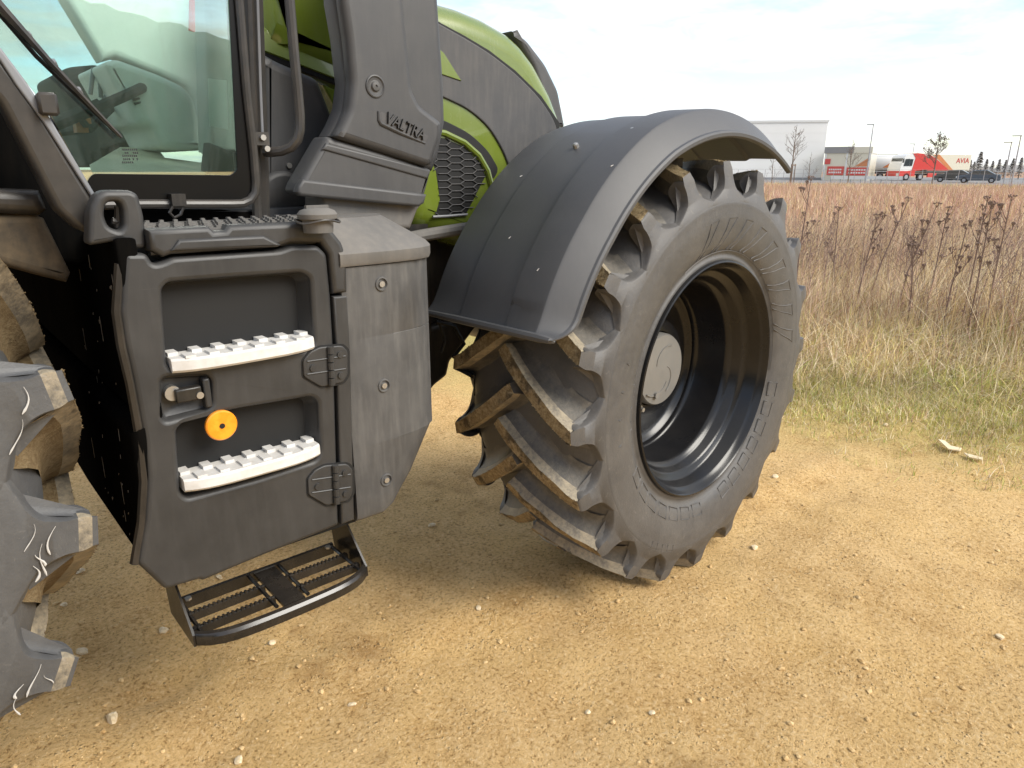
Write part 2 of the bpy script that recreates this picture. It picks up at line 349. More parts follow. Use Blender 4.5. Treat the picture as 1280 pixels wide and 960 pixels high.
# ---- tyres
def make_tyre(name, Rt, Wd, rf, n_lug, ph_near, ph_far, sweep, lug_h, lug_w, mats, parent, loc, rz, full=(0, 360), vis=None):
    rub, side, mud = mats
    Rb = Rt - lug_h                                    # carcass crown between the lugs
    rs = rf + (Rt-rf)*.72                              # where the lugs die out on the shoulder
    rm = rf + (Rt-rf)*.42
    half = [(.012, rf-.004), (.006, rf+.012), (.012, rf+.030), (-.012, rf+.07), (-.026, rm), (-.0255, rm+.045), (-.0240, Rt-lug_h*2.15), (-.011, Rt-lug_h*1.92), (.006, Rt-lug_h*1.69),
            (.030, Rt-lug_h*1.46), (.060, Rt-lug_h*1.24), (.095, Rt-lug_h*1.09), (.14, Rb), (Wd*.36, Rb+.010), (Wd*.5, Rb+.014)]
    prof = half + [(Wd-u, r) for u, r in half[::-1][1:]]
    P2 = []                                            # smooth the profile with a Catmull-Rom pass
    for i in range(len(prof)-1):
        p0, p1, p2, p3 = (np.array(prof[min(max(i+k, 0), len(prof)-1)]) for k in (-1, 0, 1, 2))
        for t_ in (0, .34, .67): P2.append(tuple(.5*((2*p1)+(-p0+p2)*t_+(2*p0-5*p1+4*p2-p3)*t_**2+(-p0+3*p1-3*p2+p3)*t_**3)))
    P2.append(prof[-1])
    V, F = lathe(P2, 160)
    ty = mesh(name, V, [f[::-1] for f in F], rub, None, 60)
    ty.location = loc; ty.rotation_euler = (0, 0, rz)
    # one lug: a ridge swept from past the centre line out to the shoulder, then down the side
    us = [.565*Wd, .53*Wd, .46*Wd, .36*Wd, .26*Wd, .16*Wd, .08*Wd, .03*Wd, .004*Wd]
    def lug_mesh(seed, sgn):
        rr = random.Random(seed); V = []; F = []; I = []; st = []
        for k, u in enumerate(us):
            s_ = u/(.58*Wd); phi = -sweep*(s_**1.18)
            rtop = Rt + .018*(1-((u-.5*Wd)/(.5*Wd))**2) + rr.uniform(-.002, .002)
            rbase = float(np.interp(u, [q[0] for q in P2[12:len(P2)//2]], [q[1] for q in P2[12:len(P2)//2]]))-.006
            st.append((u, phi, rbase, rtop, 1.0))
        m_ = 12
        for i, (u, phi, rb, rt_, w) in enumerate(st):
            h = rt_-rb; ww = lug_w*w*(.82 if i == 0 else 1)
            d0 = st[min(i+1, len(st)-1)]; d1 = st[max(i-1, 0)]
            tang = np.array([R(d0[1]-d1[1])*Rt, -(d0[0]-d1[0])]); tang = tang/(np.linalg.norm(tang)+1e-9)
            bl = min(1, max(0, (i-5)/3)); tang = tang*(1-bl)+np.array([0, 1.])*bl; tang /= np.linalg.norm(tang); nrm = np.array([tang[1], -tang[0]])
            # across-lug offsets: fillet foot, wall, top edge, top, mirrored; height fraction
            for (c, hf) in ((-1.75, -.02), (-1.32, .025), (-1.0, .12), (-.78, .30), (-.62, .60), (-.46, 1.0), (.46, 1.0), (.60, .60), (.74, .30), (.92, .12), (1.2, .025), (1.6, -.02)):
                q = nrm*c*ww; uu = u - q[1]; jit = rr.uniform(-.003, .003) if hf > .9 else 0
                r_ = rb + h*hf + jit; a = R(phi) + q[0]/max(r_, .3)
                V.append((r_*math.cos(a), uu*sgn + (Wd if sgn < 0 else 0), r_*math.sin(a)))
        k_ = lug_h/.06                                 # the shoulder: flush with the sidewall, flaring out into the neighbouring lugs
        tab = np.array(((.010, -.002, .025, .032, .03), (.024, -.006, .029, .044, .045), (.044, -.0105, .028, .046, .055), (.062, -.0145, .031, .054, .046), (.079, -.0180, .037, .066, .030), (.093, -.0205, .050, .082, .010), (.105, -.0222, .072, .104, -.004), (.116, -.0234, .100, .124, -.014), (.126, -.0242, .118, .132, -.0215), (.142, -.0232, .12, .132, -.0215)))
        for q_ in np.linspace(0, len(tab)-1, 3*(len(tab)-1)+1):
            i1 = min(int(q_), len(tab)-2); f1 = q_-i1; t0, t1, t2, t3 = tab[max(i1-1, 0)], tab[i1], tab[i1+1], tab[min(i1+2, len(tab)-1)]
            dr, uo, ht, hfoot, uf = .5*((2*t1)+(-t0+t2)*f1+(2*t0-5*t1+4*t2-t3)*f1**2+(-t0+3*t1-3*t2+t3)*f1**3)
            r_ = Rt-dr*k_; f_ = Rt/.80*20/n_lug; prof_ = [(hfoot+(ht-hfoot)*s2, s2*s2*(3-2*s2)) for s2 in (0, .2, .4, .6, .8, 1)]
            as_ = .42+.58*min(1, max(0, (dr-.085)/.03)); pro2 = [(ht+(a_-ht)*as_, b_) for a_, b_ in prof_]   # the leading flank stands steeper
            for (c, t_) in [(-a_, b_) for a_, b_ in prof_] + pro2[::-1]:
                uu = uf+(uo-uf)*t_; a = c*f_/r_
                V.append((r_*math.cos(a), uu*sgn + (Wd if sgn < 0 else 0), r_*math.sin(a)))
            st.append(None)
        ns = len(st)
        for i in range(ns-1):
            for j in range(m_-1):
                F.append((i*m_+j, (i+1)*m_+j, (i+1)*m_+j+1, i*m_+j+1)); I.append(1 if (j == 5 and i < len(us)-1) else ((3 if n_lug != 20 and len(us) <= i < len(us)+4 and 3 <= j <= 7 else 2) if i >= len(us)-1 else (3 if j in (4, 6) else 0)))
        F.append(tuple(range(m_))); I.append(0); F.append(tuple(range((ns-1)*m_, ns*m_))[::-1]); I.append(0)
        for q_ in range(110):                          # crumbs of soil stuck on the worn top
            k_i = rr.randint(0, len(us)-2); f1 = rr.random(); i0, i1 = k_i*m_, (k_i+1)*m_
            e_ = rr.choice((0, 0, 1, 1, rr.random())); A_ = (Vector(V[i0+5])*(1-f1)+Vector(V[i1+5])*f1); B_ = (Vector(V[i0+6])*(1-f1)+Vector(V[i1+6])*f1); c_ = A_.lerp(B_, e_)
            s_ = rr.uniform(.0012, .0042); b_ = len(V); d3 = [Vector((rr.gauss(0, 1), rr.gauss(0, 1), rr.gauss(0, 1))).normalized()*s_*rr.uniform(.7, 1.4) for _ in range(4)]
            V += [tuple(c_+d) for d in d3]; F += [(b_, b_+1, b_+2), (b_, b_+2, b_+3), (b_, b_+3, b_+1), (b_+1, b_+3, b_+2)]; I += [1]*4
        if sgn < 0: F = [f[::-1] for f in F]
        me = bpy.data.meshes.new('lug'); me.from_pydata(V, [], F)
        bm = bmesh.new(); bm.from_mesh(me); bmesh.ops.recalc_face_normals(bm, faces=bm.faces); bm.to_mesh(me); bm.free()
        me.polygons.foreach_set('material_index', I); smooth(me, 58 if n_lug == 20 else 42)
        me.materials.append(MT[side]); me.materials.append(MT[mud]); me.materials.append(MT[rub]); me.materials.append(MT['lugedge']); return me
    near = [lug_mesh(11+i, 1) for i in range(4)]; fars = [lug_mesh(31+i, -1) for i in range(4)]
    for sgn, ph, ml in ((1, ph_near, near), (-1, ph_far, fars)):
        for i in range(n_lug):
            a = (ph + 360*i/n_lug) % 360
            if vis and not vis(a): continue
            o = bpy.data.objects.new('lug', ml[i % 4]); COL.objects.link(o); o.parent = ty
            o.rotation_euler = (0, -R(a), 0)
    return hang(ty)
WC = Vector((2.249, 1.432, .799)); STEER = R(2.97)
ft = make_tyre('front_tyre', .80, .575, .453, 20, 1.2, 10.0, 17, .062, .046, ('rubber', 'lugside', 'mud'), T, WC, STEER)
# raised sidewall pattern: outlines of fan blades and blocks
def sidewall_marks():
    mb = MB(); off = -.0262
    def uo(r): return float(np.interp(r, [.47, .52, .56, .60, .65, .68, .70], [.010, -.010, -.022, -.0265, -.024, -.016, -.008]))
    def line(pts, rad=.0022):
        mb.tube([(r*math.cos(R(a)), uo(r)-.0005, r*math.sin(R(a))) for r, a in pts], rad, 4)
    for k in range(9):                                 # fan at the top right
        a = 110 - k*11.5
        line([(.497, a), (.53, a-3.5), (.57, a-6), (.610, a-7.5), (.612, a-12.5)]); line([(.497, a-3), (.54, a-7.5), (.585, a-10.5), (.612, a-12.5)])
    line([(.492, a) for a in range(-6, 120, 4)], .0016)
    for k in range(7):                                 # blocks down the right and the lower left
        for a0, sg in ((-12, -1), (205, 1)):
            a = a0 + sg*k*9.5
            line([(.50, a), (.545, a), (.548, a+sg*6.6), (.503, a+sg*6.6), (.50, a)], .0018)
    for k in range(4):                                 # long slanted darts at the left
        a = 160 + k*9; line([(.50, a), (.60, a+2), (.50, a+6)], .0018)
    for k in range(2): line([(.655, 100+k*.4), (.652, 118)], .0014)
    return mb
o = sidewall_marks().build('sidewall_pattern', 'rubber', ft)
# raised size marking low on the sidewall, just strokes worn past reading
mb = MB()
for k, a in enumerate(np.linspace(236, 250, 5)):
    mb.tube([(.640*math.cos(R(a)), -.0255, .640*math.sin(R(a))), (.668*math.cos(R(a+.6)), -.0225, .668*math.sin(R(a+.6)))], .0024, 4)
for r0 in (.6695,):
    mb.tube([(r0*math.cos(R(a)), -.0222, r0*math.sin(R(a))) for a in np.linspace(235, 251, 6)], .002, 4)
mb.build('worn_marking', 'rubber', ft)
# ---- front rim
prof = [(.030, .458), (.004, .460), (-.004, .457), (-.006, .451), (.000, .445), (.012, .440), (.020, .430), (.026, .424), (.070, .420), (.078, .412), (.084, .396), (.092, .386),
        (.120, .380), (.126, .372), (.134, .360), (.150, .354), (.270, .350), (.277, .343), (.281, .338), (.296, .336), (.302, .326), (.312, .318), (.318, .300), (.322, .235), (.318, .215), (.290, .205), (.284, .19), (.284, .0)]
V, F = lathe(prof, 120)
rim = mesh('front_rim', V, F, 'rim', None, 50); rim.location = WC; rim.rotation_euler = (0, 0, STEER); hang(rim)
V, F = lathe([(.286, .150), (.232, .148), (.222, .142), (.219, .115), (.214, 0)], 64)
mesh('hub_cap', V, F, 'hub', rim, 40)
V, F = lathe([(.288, .205), (.262, .2), (.256, .19), (.256, .155)], 64)
mesh('hub_flange', V, F, 'rim', rim, 40)
for k in range(3):
    a = R((100, 168, 235)[k]); mb = MB(); c = (.175*math.cos(a), .181*math.sin(a))
    mb.tube([(c[0], .258, c[1]), (c[0], .243, c[1])], .017, 6); mb.tube([(c[0], .243, c[1]), (c[0], .228, c[1])], .0095, 8)
    mb.build('wheel_nut', 'metal', rim)
mb = MB(); mb.tube([(.105*math.cos(R(-112)), .218, .105*math.sin(R(-112))), (.105*math.cos(R(-112)), .208, .105*math.sin(R(-112)))], .013, 10); mb.build('drain_plug', 'hub', rim)
mb = MB()
for a0, a1, r0, r1 in ((150, 60, .05, .11), (20, -70, .03, .1), (-60, -140, .06, .13)):
    mb.tube([((r0+(r1-r0)*q)*math.cos(R(a0+(a1-a0)*q)), .2165+.0035*q*0, (r0+(r1-r0)*q)*math.sin(R(a0+(a1-a0)*q))) for q in np.linspace(0, 1, 8)], .003, 5)
mb.build('cast_relief', 'hub', rim)
for k in range(6):
    a = R(10+60*k); mb = MB(); mb.tube([(.27*math.cos(a), .3225, .27*math.sin(a)), (.27*math.cos(a), .3185, .27*math.sin(a))], .012, 10); mb.build('disc_hole', 'gap', rim)
# ---- front fender
def fender():
    A = np.linspace(161, 58, 110); V = []; F = []
    base = [(.004, .856), (-.006, .856), (-.012, .861), (-.013, .872), (-.008, .879), (.000, .882), (.047, .952), (.053, .957), (.062, .959), (.178, .962), (.186, .961), (.198, .948), (.206, .947), (.398, .951), (.404, .950), (.410, .944), (.545, .944), (.565, .940), (.575, .930), (.578, .905)]
    inn = [(u + (.006 if u < .1 else (-.006 if u > .54 else 0)), r-.008) for u, r in base[6:-1]]
    prof = base + [(.571, .905)] + inn[::-1] + [(.006, .876)]
    n = len(prof)
    for k, a in enumerate(A):
        t_ = max(0, (118-a)/60); e = max(0, (a-154.5)/6.5); v_ = min(1, max(0, (a-155.4)/.7))
        for (u, r) in prof:
            lowlip = (1-min(1, max(0, (r-.87)/.08)))
            rr = r + .020*min(1, max(0, (138-a)/25)) + .030*t_**1.6*lowlip - .012*t_ + (.085*e**3)*lowlip + .010*e**3 - (.011*v_ if .1 < u < .19 and r > .9595 else 0)
            uu = u + .012*t_
            V.append((rr*math.cos(R(a)), uu, rr*math.sin(R(a))))
    for k in range(len(A)-1):
        for i in range(n): F.append((k*n+i, k*n+(i+1) % n, (k+1)*n+(i+1) % n, (k+1)*n+i))
    F.append(tuple(range(n))[::-1]); F.append(tuple(range((len(A)-1)*n, len(A)*n)))
    o = mesh('front_fender', V, F, 'fender', None, 24)
    bm = bmesh.new(); bm.from_mesh(o.data); bmesh.ops.recalc_face_normals(bm, faces=bm.faces); bm.to_mesh(o.data); bm.free()
    o.location = WC; o.rotation_euler = (0, 0, STEER); return hang(o)
fe = fender()
mb = MB(); mb.tube([(.948*math.cos(R(a)), .0+.0, .948*math.sin(R(a))) for a in (0,)] + [(0, 0, 0)], .001, 3)
mb = MB()                                             # rolled edge along the rear end
mb.tube([(r*math.cos(R(161)), u, r*math.sin(R(161))) for r, u in ((.945, -.008), (.958, .0), (.967, .04), (.967, .2), (.963, .4), (.955, .57))], [.006, .010, .013, .013, .013, .010], 8); mb.build('edge_roll', 'fender', fe)
for (a, u) in ((119, .30), (113, .14)):
    mb = MB(); q = Vector((math.cos(R(a)), 0, math.sin(R(a)))); mb.tube([q*.960+Vector((0, u, 0)), q*.976+Vector((0, u, 0)), q*.980+Vector((0, u, 0))], [.011, .010, .005], 10); mb.build('fender_bolt', 'metal', fe)
for (a, u) in ((149, .12), (143, .31), (128, .43), (126, .06)):
    mb = MB(); q = Vector((math.cos(R(a)), 0, math.sin(R(a)))); q2 = Vector((math.cos(R(a+.5)), 0, math.sin(R(a+.5)))); rr_ = .950 + .020*min(1, max(0, (138-a)/25)) + (.0135 if .05 < u < .19 else 0)
    mb.tube([q*rr_+Vector((0, u, 0)), q2*(rr_+.0015)+Vector((0, u+.003, 0)), q2*rr_+Vector((0, u+.006, 0))], [.0008, .0016, .0006], 5); mb.build('dried_speck', 'splat', fe)
mb = MB()
mb.box((-.05, .1, .90), (.05, .5, .94)); o = mb.build('fender_bracket', 'black', fe)

# ---- near rear tyre
RC = Vector((-.84, 1.53, 1.01))
rt_ = make_tyre('rear_tyre', 1.055, .70, .56, 21, 9.2, 17.4, 16.5, .075, .068, ('rubber2', 'mud2', 'mud2'), T, RC, 0)
def side_u(r): return float(np.interp(r, [.91, .95, .98, 1.0, 1.03], [-.0265, -.023, -.0185, -.014, -.0085]))-.0006
for i, (ka, da, r0, l, w) in enumerate(((0, 1.5, .985, .05, .0034), (0, -1.8, .955, .06, .0022), (0, 2.6, .935, .04, .0018), (1, 1.9, .975, .055, .0034), (1, .2, .96, .07, .0026), (1, -1.0, .95, .03, .0040), (1, -2.4, .94, .035, .0036), (1, 2.8, .935, .05, .0016), (2, 1.6, .97, .06, .0030), (2, -.6, .955, .025, .0042), (2, -1.9, .96, .045, .0024), (2, .6, 1.0, .03, .0018))):
    mb = MB(); P = []; rr_ = []
    for q in np.linspace(0, 1, 9):                    # a run of whitewash: thin tail, fat end
        a = R(9.2-17.143*ka+da); x, z = r0*math.cos(a)-.25*l*q+.010*math.sin(q*3+i), r0*math.sin(a)-l*q; P.append((x, side_u(math.hypot(x, z)), z)); rr_.append(w*(.15+.85*q**1.5)*(1 if q < .99 else .3)*random.uniform(.75, 1.1))
    mb.tube(P, rr_, 6); mb.build('dried_splash', 'splat', rt_)
# ---- step panel (hinged cover with two recessed steps)
Y0 = 1.6
door = [(156, 317), (184, 317), (192, 331), (206, 327), (216, 322), (350, 313), (366, 307), (398, 307), (409, 318), (414, 369), (418, 437), (421, 550), (424, 657), (332, 694), (254, 727), (250, 725), (207, 738), (173, 706), (182, 650), (185, 600), (181, 550), (167, 475), (157, 430), (151, 390)]
op1 = [(203, 361), (211, 353), (300, 346), (377, 341), (388, 347), (391, 400), (393, 430), (384, 437), (216, 463), (209, 455)]
op2 = [(221, 538), (228, 530), (264, 519), (300, 511), (390, 496), (398, 502), (401, 566), (395, 576), (320, 600), (234, 623), (226, 616)]
lat = [(202, 476), (208, 472), (258, 469), (265, 476), (266, 505), (260, 514), (208, 527), (203, 521)]
sp = tp(plY, 'step_panel', door, Y0, .05, .011, 'panel', None, (op1, op2, lat), .010)
def recess(name, op, depth, Y, taper, m='panel', xl=.05, xr=.24, flat=True):
    P = rounded(pY(op, Y), .012); V = []; n = len(P); F = []; A_ = np.array(P); x0, x1 = A_[:, 0].min(), A_[:, 0].max(); z0, z1 = A_[:, 1].min(), A_[:, 1].max(); cx = x0+(x1-x0)*xl/(xl+xr); c = np.array([cx, z0+(z1-z0)*.10])
    steps = [(0.012, 1.0), (depth*.45, 1-(xl+xr)*.30), (depth*.8, 1-(xl+xr)*.62), (depth*.93, 1-(xl+xr)*.78), (depth*.985, 1-(xl+xr)*.92), (depth, 1-(xl+xr)*1.15)]
    for d, s_ in steps:
        for q in P:
            v = c + (np.array(q)-c)*s_; V.append((v[0], Y+d, v[1]))
    for k in range(len(steps)-1):
        for i in range(n): F.append((k*n+i, k*n+(i+1) % n, (k+1)*n+(i+1) % n, (k+1)*n+i))
    F.append(tuple(range((len(steps)-1)*n, len(steps)*n)))
    return mesh(name, V, F, m, None, 40)
def kid(o, parent):                                   # sub-part built in world coordinates
    o.parent = parent; o.matrix_parent_inverse = parent.matrix_world.inverted() if False else (parent.matrix_parent_inverse @ Matrix.Identity(4)).inverted() @ Matrix.Identity(4) if False else Matrix.Identity(4)
    return o
def sub(o, parent):
    # the part itself sits at world identity (its mesh is in world coordinates), so a child keeps its coordinates too
    o.parent = parent; return o
sub(recess('step_recess', op1, .17, Y0, .16), sp); sub(recess('step_recess', op2, .16, Y0, .16), sp); sub(recess('latch_recess', lat, .030, Y0, .12, 'panel', .06, .06), sp)
def tread(op_l, op_r, z0):
    a, b = onY(*op_l, Y0), onY(*op_r, Y0); mb = MB(); z = z0; n = 13; L_ = b[0]-a[0]
    # bowed front rail
    V = []; F = []; m_ = 14
    for i in range(m_+1):
        q = i/m_; x = a[0]+L_*q; bow = .024*(1-(2*q-1)**4)
        for (yy, zz_) in ((Y0+.02, z-.030), (Y0-.004-bow, z-.030), (Y0-.010-bow, z-.024), (Y0-.010-bow, z-.003), (Y0-.006-bow, z+.002), (Y0+.06, z+.002), (Y0+.06, z-.03)):
            V.append((x, yy, zz_))
    k = 7
    for i in range(m_):
        for j in range(k): F.append((i*k+j, i*k+(j+1) % k, (i+1)*k+(j+1) % k, (i+1)*k+j))
    F += [tuple(range(k))[::-1], tuple(range(m_*k, m_*k+k))]
    mb.add(V, F)
    for i in range(n):                                # two staggered rows of teeth
        x0, x1 = a[0]+L_*(i+.08)/n, a[0]+L_*(i+.92)/n
        if i % 2: mb.box((x0, Y0-.022, z+.0015), (x1, Y0+.014, z+.007))
        else: mb.box((x0, Y0+.018, z+.0015), (x1, Y0+.058, z+.010))
    return mb.build('step_tread', 'white', None, 30)
sub(tread((214, 462), (391, 434), 1.178), sp); sub(tread((231, 620), (399, 574), .896), sp)
# latch
mb = MB(); a = onY(216, 494, Y0); mb.tube([(a[0]+.004, Y0+.03, a[2]), (a[0]+.004, Y0+.012, a[2])], .017, 16); sub(mb.build('lock_cylinder', 'metal', None), sp)
b = onY(238, 494, Y0); mb = MB(); mb.box((b[0]-.030, Y0+.0, b[2]-.015), (b[0]+.026, Y0+.022, b[2]+.017)); o = sub(mb.build('latch_handle', 'black', None), sp)
mod_ = o.modifiers.new('soft', 'BEVEL'); mod_.width = .004; mod_.segments = 2
b2 = onY(250, 494, Y0); mb = MB(); mb.tube([(b2[0], Y0+.001, b2[2]), (b2[0], Y0-.003, b2[2])], .008, 14); sub(mb.build('latch_pin', 'metal', None), sp)
mb = MB(); b3 = onY(258, 492, Y0); mb.box((b3[0]-.004, Y0+.002, b3[2]-.036), (b3[0]+.012, Y0+.028, b3[2]+.034)); o = sub(mb.build('latch_stop', 'panel', None), sp)
mod_ = o.modifiers.new('soft', 'BEVEL'); mod_.width = .004; mod_.segments = 2
# amber reflector on the lower recess rim
rf_ = onY(276, 531, Y0-.002)
m, t, p = mat('amber_reflector'); L(t, mixc(t, ramp(t, noise(t, objco(t), 40, 3), [(.4, 0), (.6, 1)]), (.82, .27, .010), (.88, .34, .02)), p.inputs['Base Color']); p.inputs['Roughness'].default_value = .18; p.inputs['Coat Weight'].default_value = .6
V, F = lathe([(.008, .036), (.0, .036), (-.003, .033), (-.0035, .006), (-.0035, 0)], 40); V = [(v[0]+rf_[0], v[1]+rf_[1]-.006, v[2]+rf_[2]) for v in V]
sub(mesh('amber_reflector', V, F, m, None, 15), sp)
mb = MB(); mb.tube([(rf_[0], rf_[1]-.008, rf_[2]), (rf_[0], rf_[1]-.0115, rf_[2])], .0062, 12); sub(mb.build('reflector_screw', 'gap', None), sp)
mb = MB(); mb.box((rf_[0]-.04, Y0-.001, rf_[2]-.012), (rf_[0]+.034, Y0+.10, rf_[2]+.012)); 
# hinges
def hinge(cx, cy):
    out = [(cx-29, cy-8), (cx-20, cy-19), (cx-8, cy-25), (cx+20, cy-27), (cx+27, cy-20), (cx+27, cy+10), (cx+21, cy+19), (cx-6, cy+25), (cx-18, cy+18), (cx-28, cy+12)]
    sub(plY('hinge_gap', [(cx+(q[0]-cx)*1.09, cy+(q[1]-cy)*1.09) for q in out], Y0-.0012, .004, .0004, 'gap', None, (), .008), sp)
    h = sub(plY('door_hinge', out, Y0-.006, .012, .003, 'panel', None, (), .008), sp)
    mb = MB(); a, b = onY(cx+5, cy-26, Y0-.010), onY(cx+7, cy+23, Y0-.010)
    for k in range(5):
        q0, q1 = a+(b-a)*(k/5+.01), a+(b-a)*((k+.92)/5); mb.tube([q0, q1], .0085, 10)
    for (dx, dy) in ((-17, 1), (17, -16), (18, 10)):
        q = onY(cx+dx, cy+dy, Y0-.006); mb.tube([(q[0], q[1]+.001, q[2]), (q[0], q[1]-.004, q[2])], .0085, 12); mb.tube([(q[0], q[1]-.004, q[2]), (q[0], q[1]-.0045, q[2])], .004, 6)
    for dy in (-9, 7): 
        q0, q1 = onY(cx-24, cy+dy+2, Y0-.0065), onY(cx+24, cy+dy-5, Y0-.0065); mb.tube([q0, q1], .0022, 5)
    o = mb.build('hinge_knuckle', 'panel', None); sub(o, sp)
hinge(408, 459); hinge(414, 607)
# strip between the cover and the tank
tp(plY, 'hinge_strip', [(416.5, 371), (435.5, 369), (438.5, 437), (441, 550), (443.5, 650), (427, 656), (424, 550), (421, 437)], Y0, .05, .006, 'panel', None)
# trim above the cover
tr = tp(plY, 'deck_trim', [(184, 287), (262, 283), (268, 289), (282, 288), (287, 281.5), (381, 278), (402, 277), (412, 283), (428, 303), (434.5, 320), (435.5, 366), (416.5, 368), (412, 318), (402, 303.5), (364, 303.5), (349, 309), (214, 318.5), (205, 322), (188, 313)], Y0-.004, .06, .012, 'panel', None)
tp(plY, 'cover_gap', [(150, 318), (438, 303), (445, 652), (205, 735), (152, 420)], Y0+.052, .004, .001, 'gap', None)
tr2 = sub(plY('trim_ridge', [(214, 314), (224, 300), (330, 295), (352, 306), (348, 309)], Y0-.012, .02, .006, 'panel', None), tr)
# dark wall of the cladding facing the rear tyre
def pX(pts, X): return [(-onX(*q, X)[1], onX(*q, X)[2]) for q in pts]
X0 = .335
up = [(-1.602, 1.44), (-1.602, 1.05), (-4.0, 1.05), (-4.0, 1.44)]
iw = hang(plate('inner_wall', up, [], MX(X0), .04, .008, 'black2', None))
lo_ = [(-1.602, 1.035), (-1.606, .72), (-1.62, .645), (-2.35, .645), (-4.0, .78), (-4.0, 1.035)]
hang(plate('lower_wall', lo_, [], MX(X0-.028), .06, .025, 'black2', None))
for i in range(44):                                   # mud and lime specks thrown on the wall
    y, z = random.uniform(1.63, 2.15), random.uniform(.68, 1.40); l = random.choice((.003, .005, .01, .03, .06)); mb = MB()
    xw = X0-.0285 if z < 1.03 else X0-.0005
    mb.tube([(xw, y, z), (xw-.001, y+random.uniform(-.002, .002), z-l)], [random.uniform(.0006, .0022) if l < .02 else .0008, .0006], 5); sub(mb.build('dried_speck', 'speck', None), iw)
edge = MB(); edge.tube([onY(x-1, y, Y0+.016) for x, y in ((152, 330), (148, 390), (154, 432), (165, 478), (178, 552), (182, 600), (179, 652), (170, 704))], .012, 8)
tp(edge.build, 'cover_edge', 'black', None)
# ---- tank with its lid
def tank():
    xs = [(.826, 1.604), (.84, 1.600), (.91, 1.600), (.97, 1.603), (1.03, 1.611), (1.08, 1.626), (1.118, 1.652), (1.143, 1.70), (1.150, 1.78), (1.145, 2.0), (.83, 2.0)]
    zs = [.632, .640, .655, .70, .85, .851, .8535, 1.0, 1.15, 1.151, 1.1535, 1.30, 1.338]; V = []; F = []; n = len(xs)
    for k, z in enumerate(zs):
        t_ = max(0, (.80-z)/.16); cr = 1 if k not in (5, 10) else 1
        for (x, y) in xs:
            f_ = max(0, (x-.93)/.19)
            ins = .012 if k == 0 else (.004 if k == 1 else 0); rib = .004 if k in (4, 9) else 0
            V.append((x - .11*f_*t_ - ins*f_ - rib*f_, y + ins + rib*.6*f_ + .03*f_*t_, z + (.055*f_*max(0, 1-(z-.632)/.12) if z < .752 else 0)))
    for k in range(len(zs)-1):
        for i in range(n): F.append((k*n+i, k*n+(i+1) % n, (k+1)*n+(i+1) % n, (k+1)*n+i))
    F += [tuple(range(n))[::-1], tuple(range((len(zs)-1)*n, len(zs)*n))]
    return mesh('fuel_tank', V, F, 'tank', None, 28)
tk = hang(tank())
for z, xpix in ((355, 477), (482, 480), (600, 483)):
    q = onY(xpix, z, 1.6); V, F = lathe([(.001, .019), (-.003, .018), (-.0035, .0155), (.002, .013), (.002, .0)], 24); V = [(v[0]+q[0], v[1]+q[1], v[2]+q[2]) for v in V]
    sub(mesh('tank_bolt_seat', V, F, 'tank', None, 30), tk)
    mb = MB(); mb.tube([(q[0], q[1]+.002, q[2]), (q[0], q[1]-.004, q[2])], .008, 8); mb.tube([(q[0], q[1]-.004, q[2]), (q[0], q[1]-.0043, q[2])], .0035, 6); sub(mb.build('tank_bolt', 'metal', None), tk)
def lid():
    base = [(.822, 1.595), (.93, 1.594), (1.0, 1.598), (1.065, 1.609), (1.112, 1.632), (1.140, 1.668), (1.155, 1.73), (1.155, 2.0), (.822, 2.0)]
    top = [(.800, 1.690), (.90, 1.692), (.95, 1.70), (.99, 1.71), (1.02, 1.73), (1.04, 1.76), (1.05, 1.80), (1.05, 2.0), (.800, 2.0)]
    lay = [(base, 1.341, 0), (base, 1.348, -.004), (base, 1.372, -.004), (None, 1.385, .08), (None, 1.443, .86), (top, 1.453, 0), (top, 1.455, .03)]; V = []; F = []; n = len(base)
    for (pl, z, q) in lay:
        for i in range(n):
            b, tp_ = np.array(base[i]), np.array(top[i]); v = (b if pl is base else tp_) if pl is not None else b+(tp_-b)*q
            V.append((v[0], v[1] + (q if pl is base else 0), z))
    for k in range(len(lay)-1):
        for i in range(n): F.append((k*n+i, k*n+(i+1) % n, (k+1)*n+(i+1) % n, (k+1)*n+i))
    F += [tuple(range(n))[::-1], tuple(range((len(lay)-1)*n, len(lay)*n))]
    return mesh('tank_lid', V, F, 'dusty', None, 30)
hang(lid())
# ---- deck with anti-slip teeth, filler cap
mb = MB(); mb.box((.405, Y0+.03, 1.40), (.80, 1.95, 1.450)); dk = tp(mb.build, 'deck', 'dusty', None)
for j in range(4):
    for i in range(13):
        x, y = .405+i*.031+(.015 if j % 2 else 0), Y0+.045+j*.052
        mb = MB(); mb.box((x-.011, y-.009, 1.450), (x+.011, y+.009, 1.4545)); mb.box((x-.006, y-.007, 1.4545), (x+.002, y+.005, 1.461)); sub(mb.build('grip_tooth', 'dusty', None), dk)
q = onZ(397, 274, 1.462); V, F = lathe([(-.02, .034), (.008, .036), (.012, .045), (.022, .046), (.030, .040), (.035, .028), (.036, 0)], 28); V = [(v[0]+q[0], v[2]+q[1], v[1]+1.452) for v in V]
fc = hang(mesh('filler_cap', V, [f[::-1] for f in F], 'dusty', None, 40))
mb = MB(); mb.box((q[0]-.028, q[1]-.005, 1.486), (q[0]+.028, q[1]+.005, 1.494)); sub(mb.build('cap_grip', 'dusty', None), fc)
mb = MB(); mb.tube([(q[0]+.052*math.cos(a), q[1]+.045*math.sin(a), 1.458+.004*math.sin(3*a)) for a in np.linspace(0, 6.28, 20)], .0028, 6); sub(mb.build('cap_ring', 'tube', None), fc)
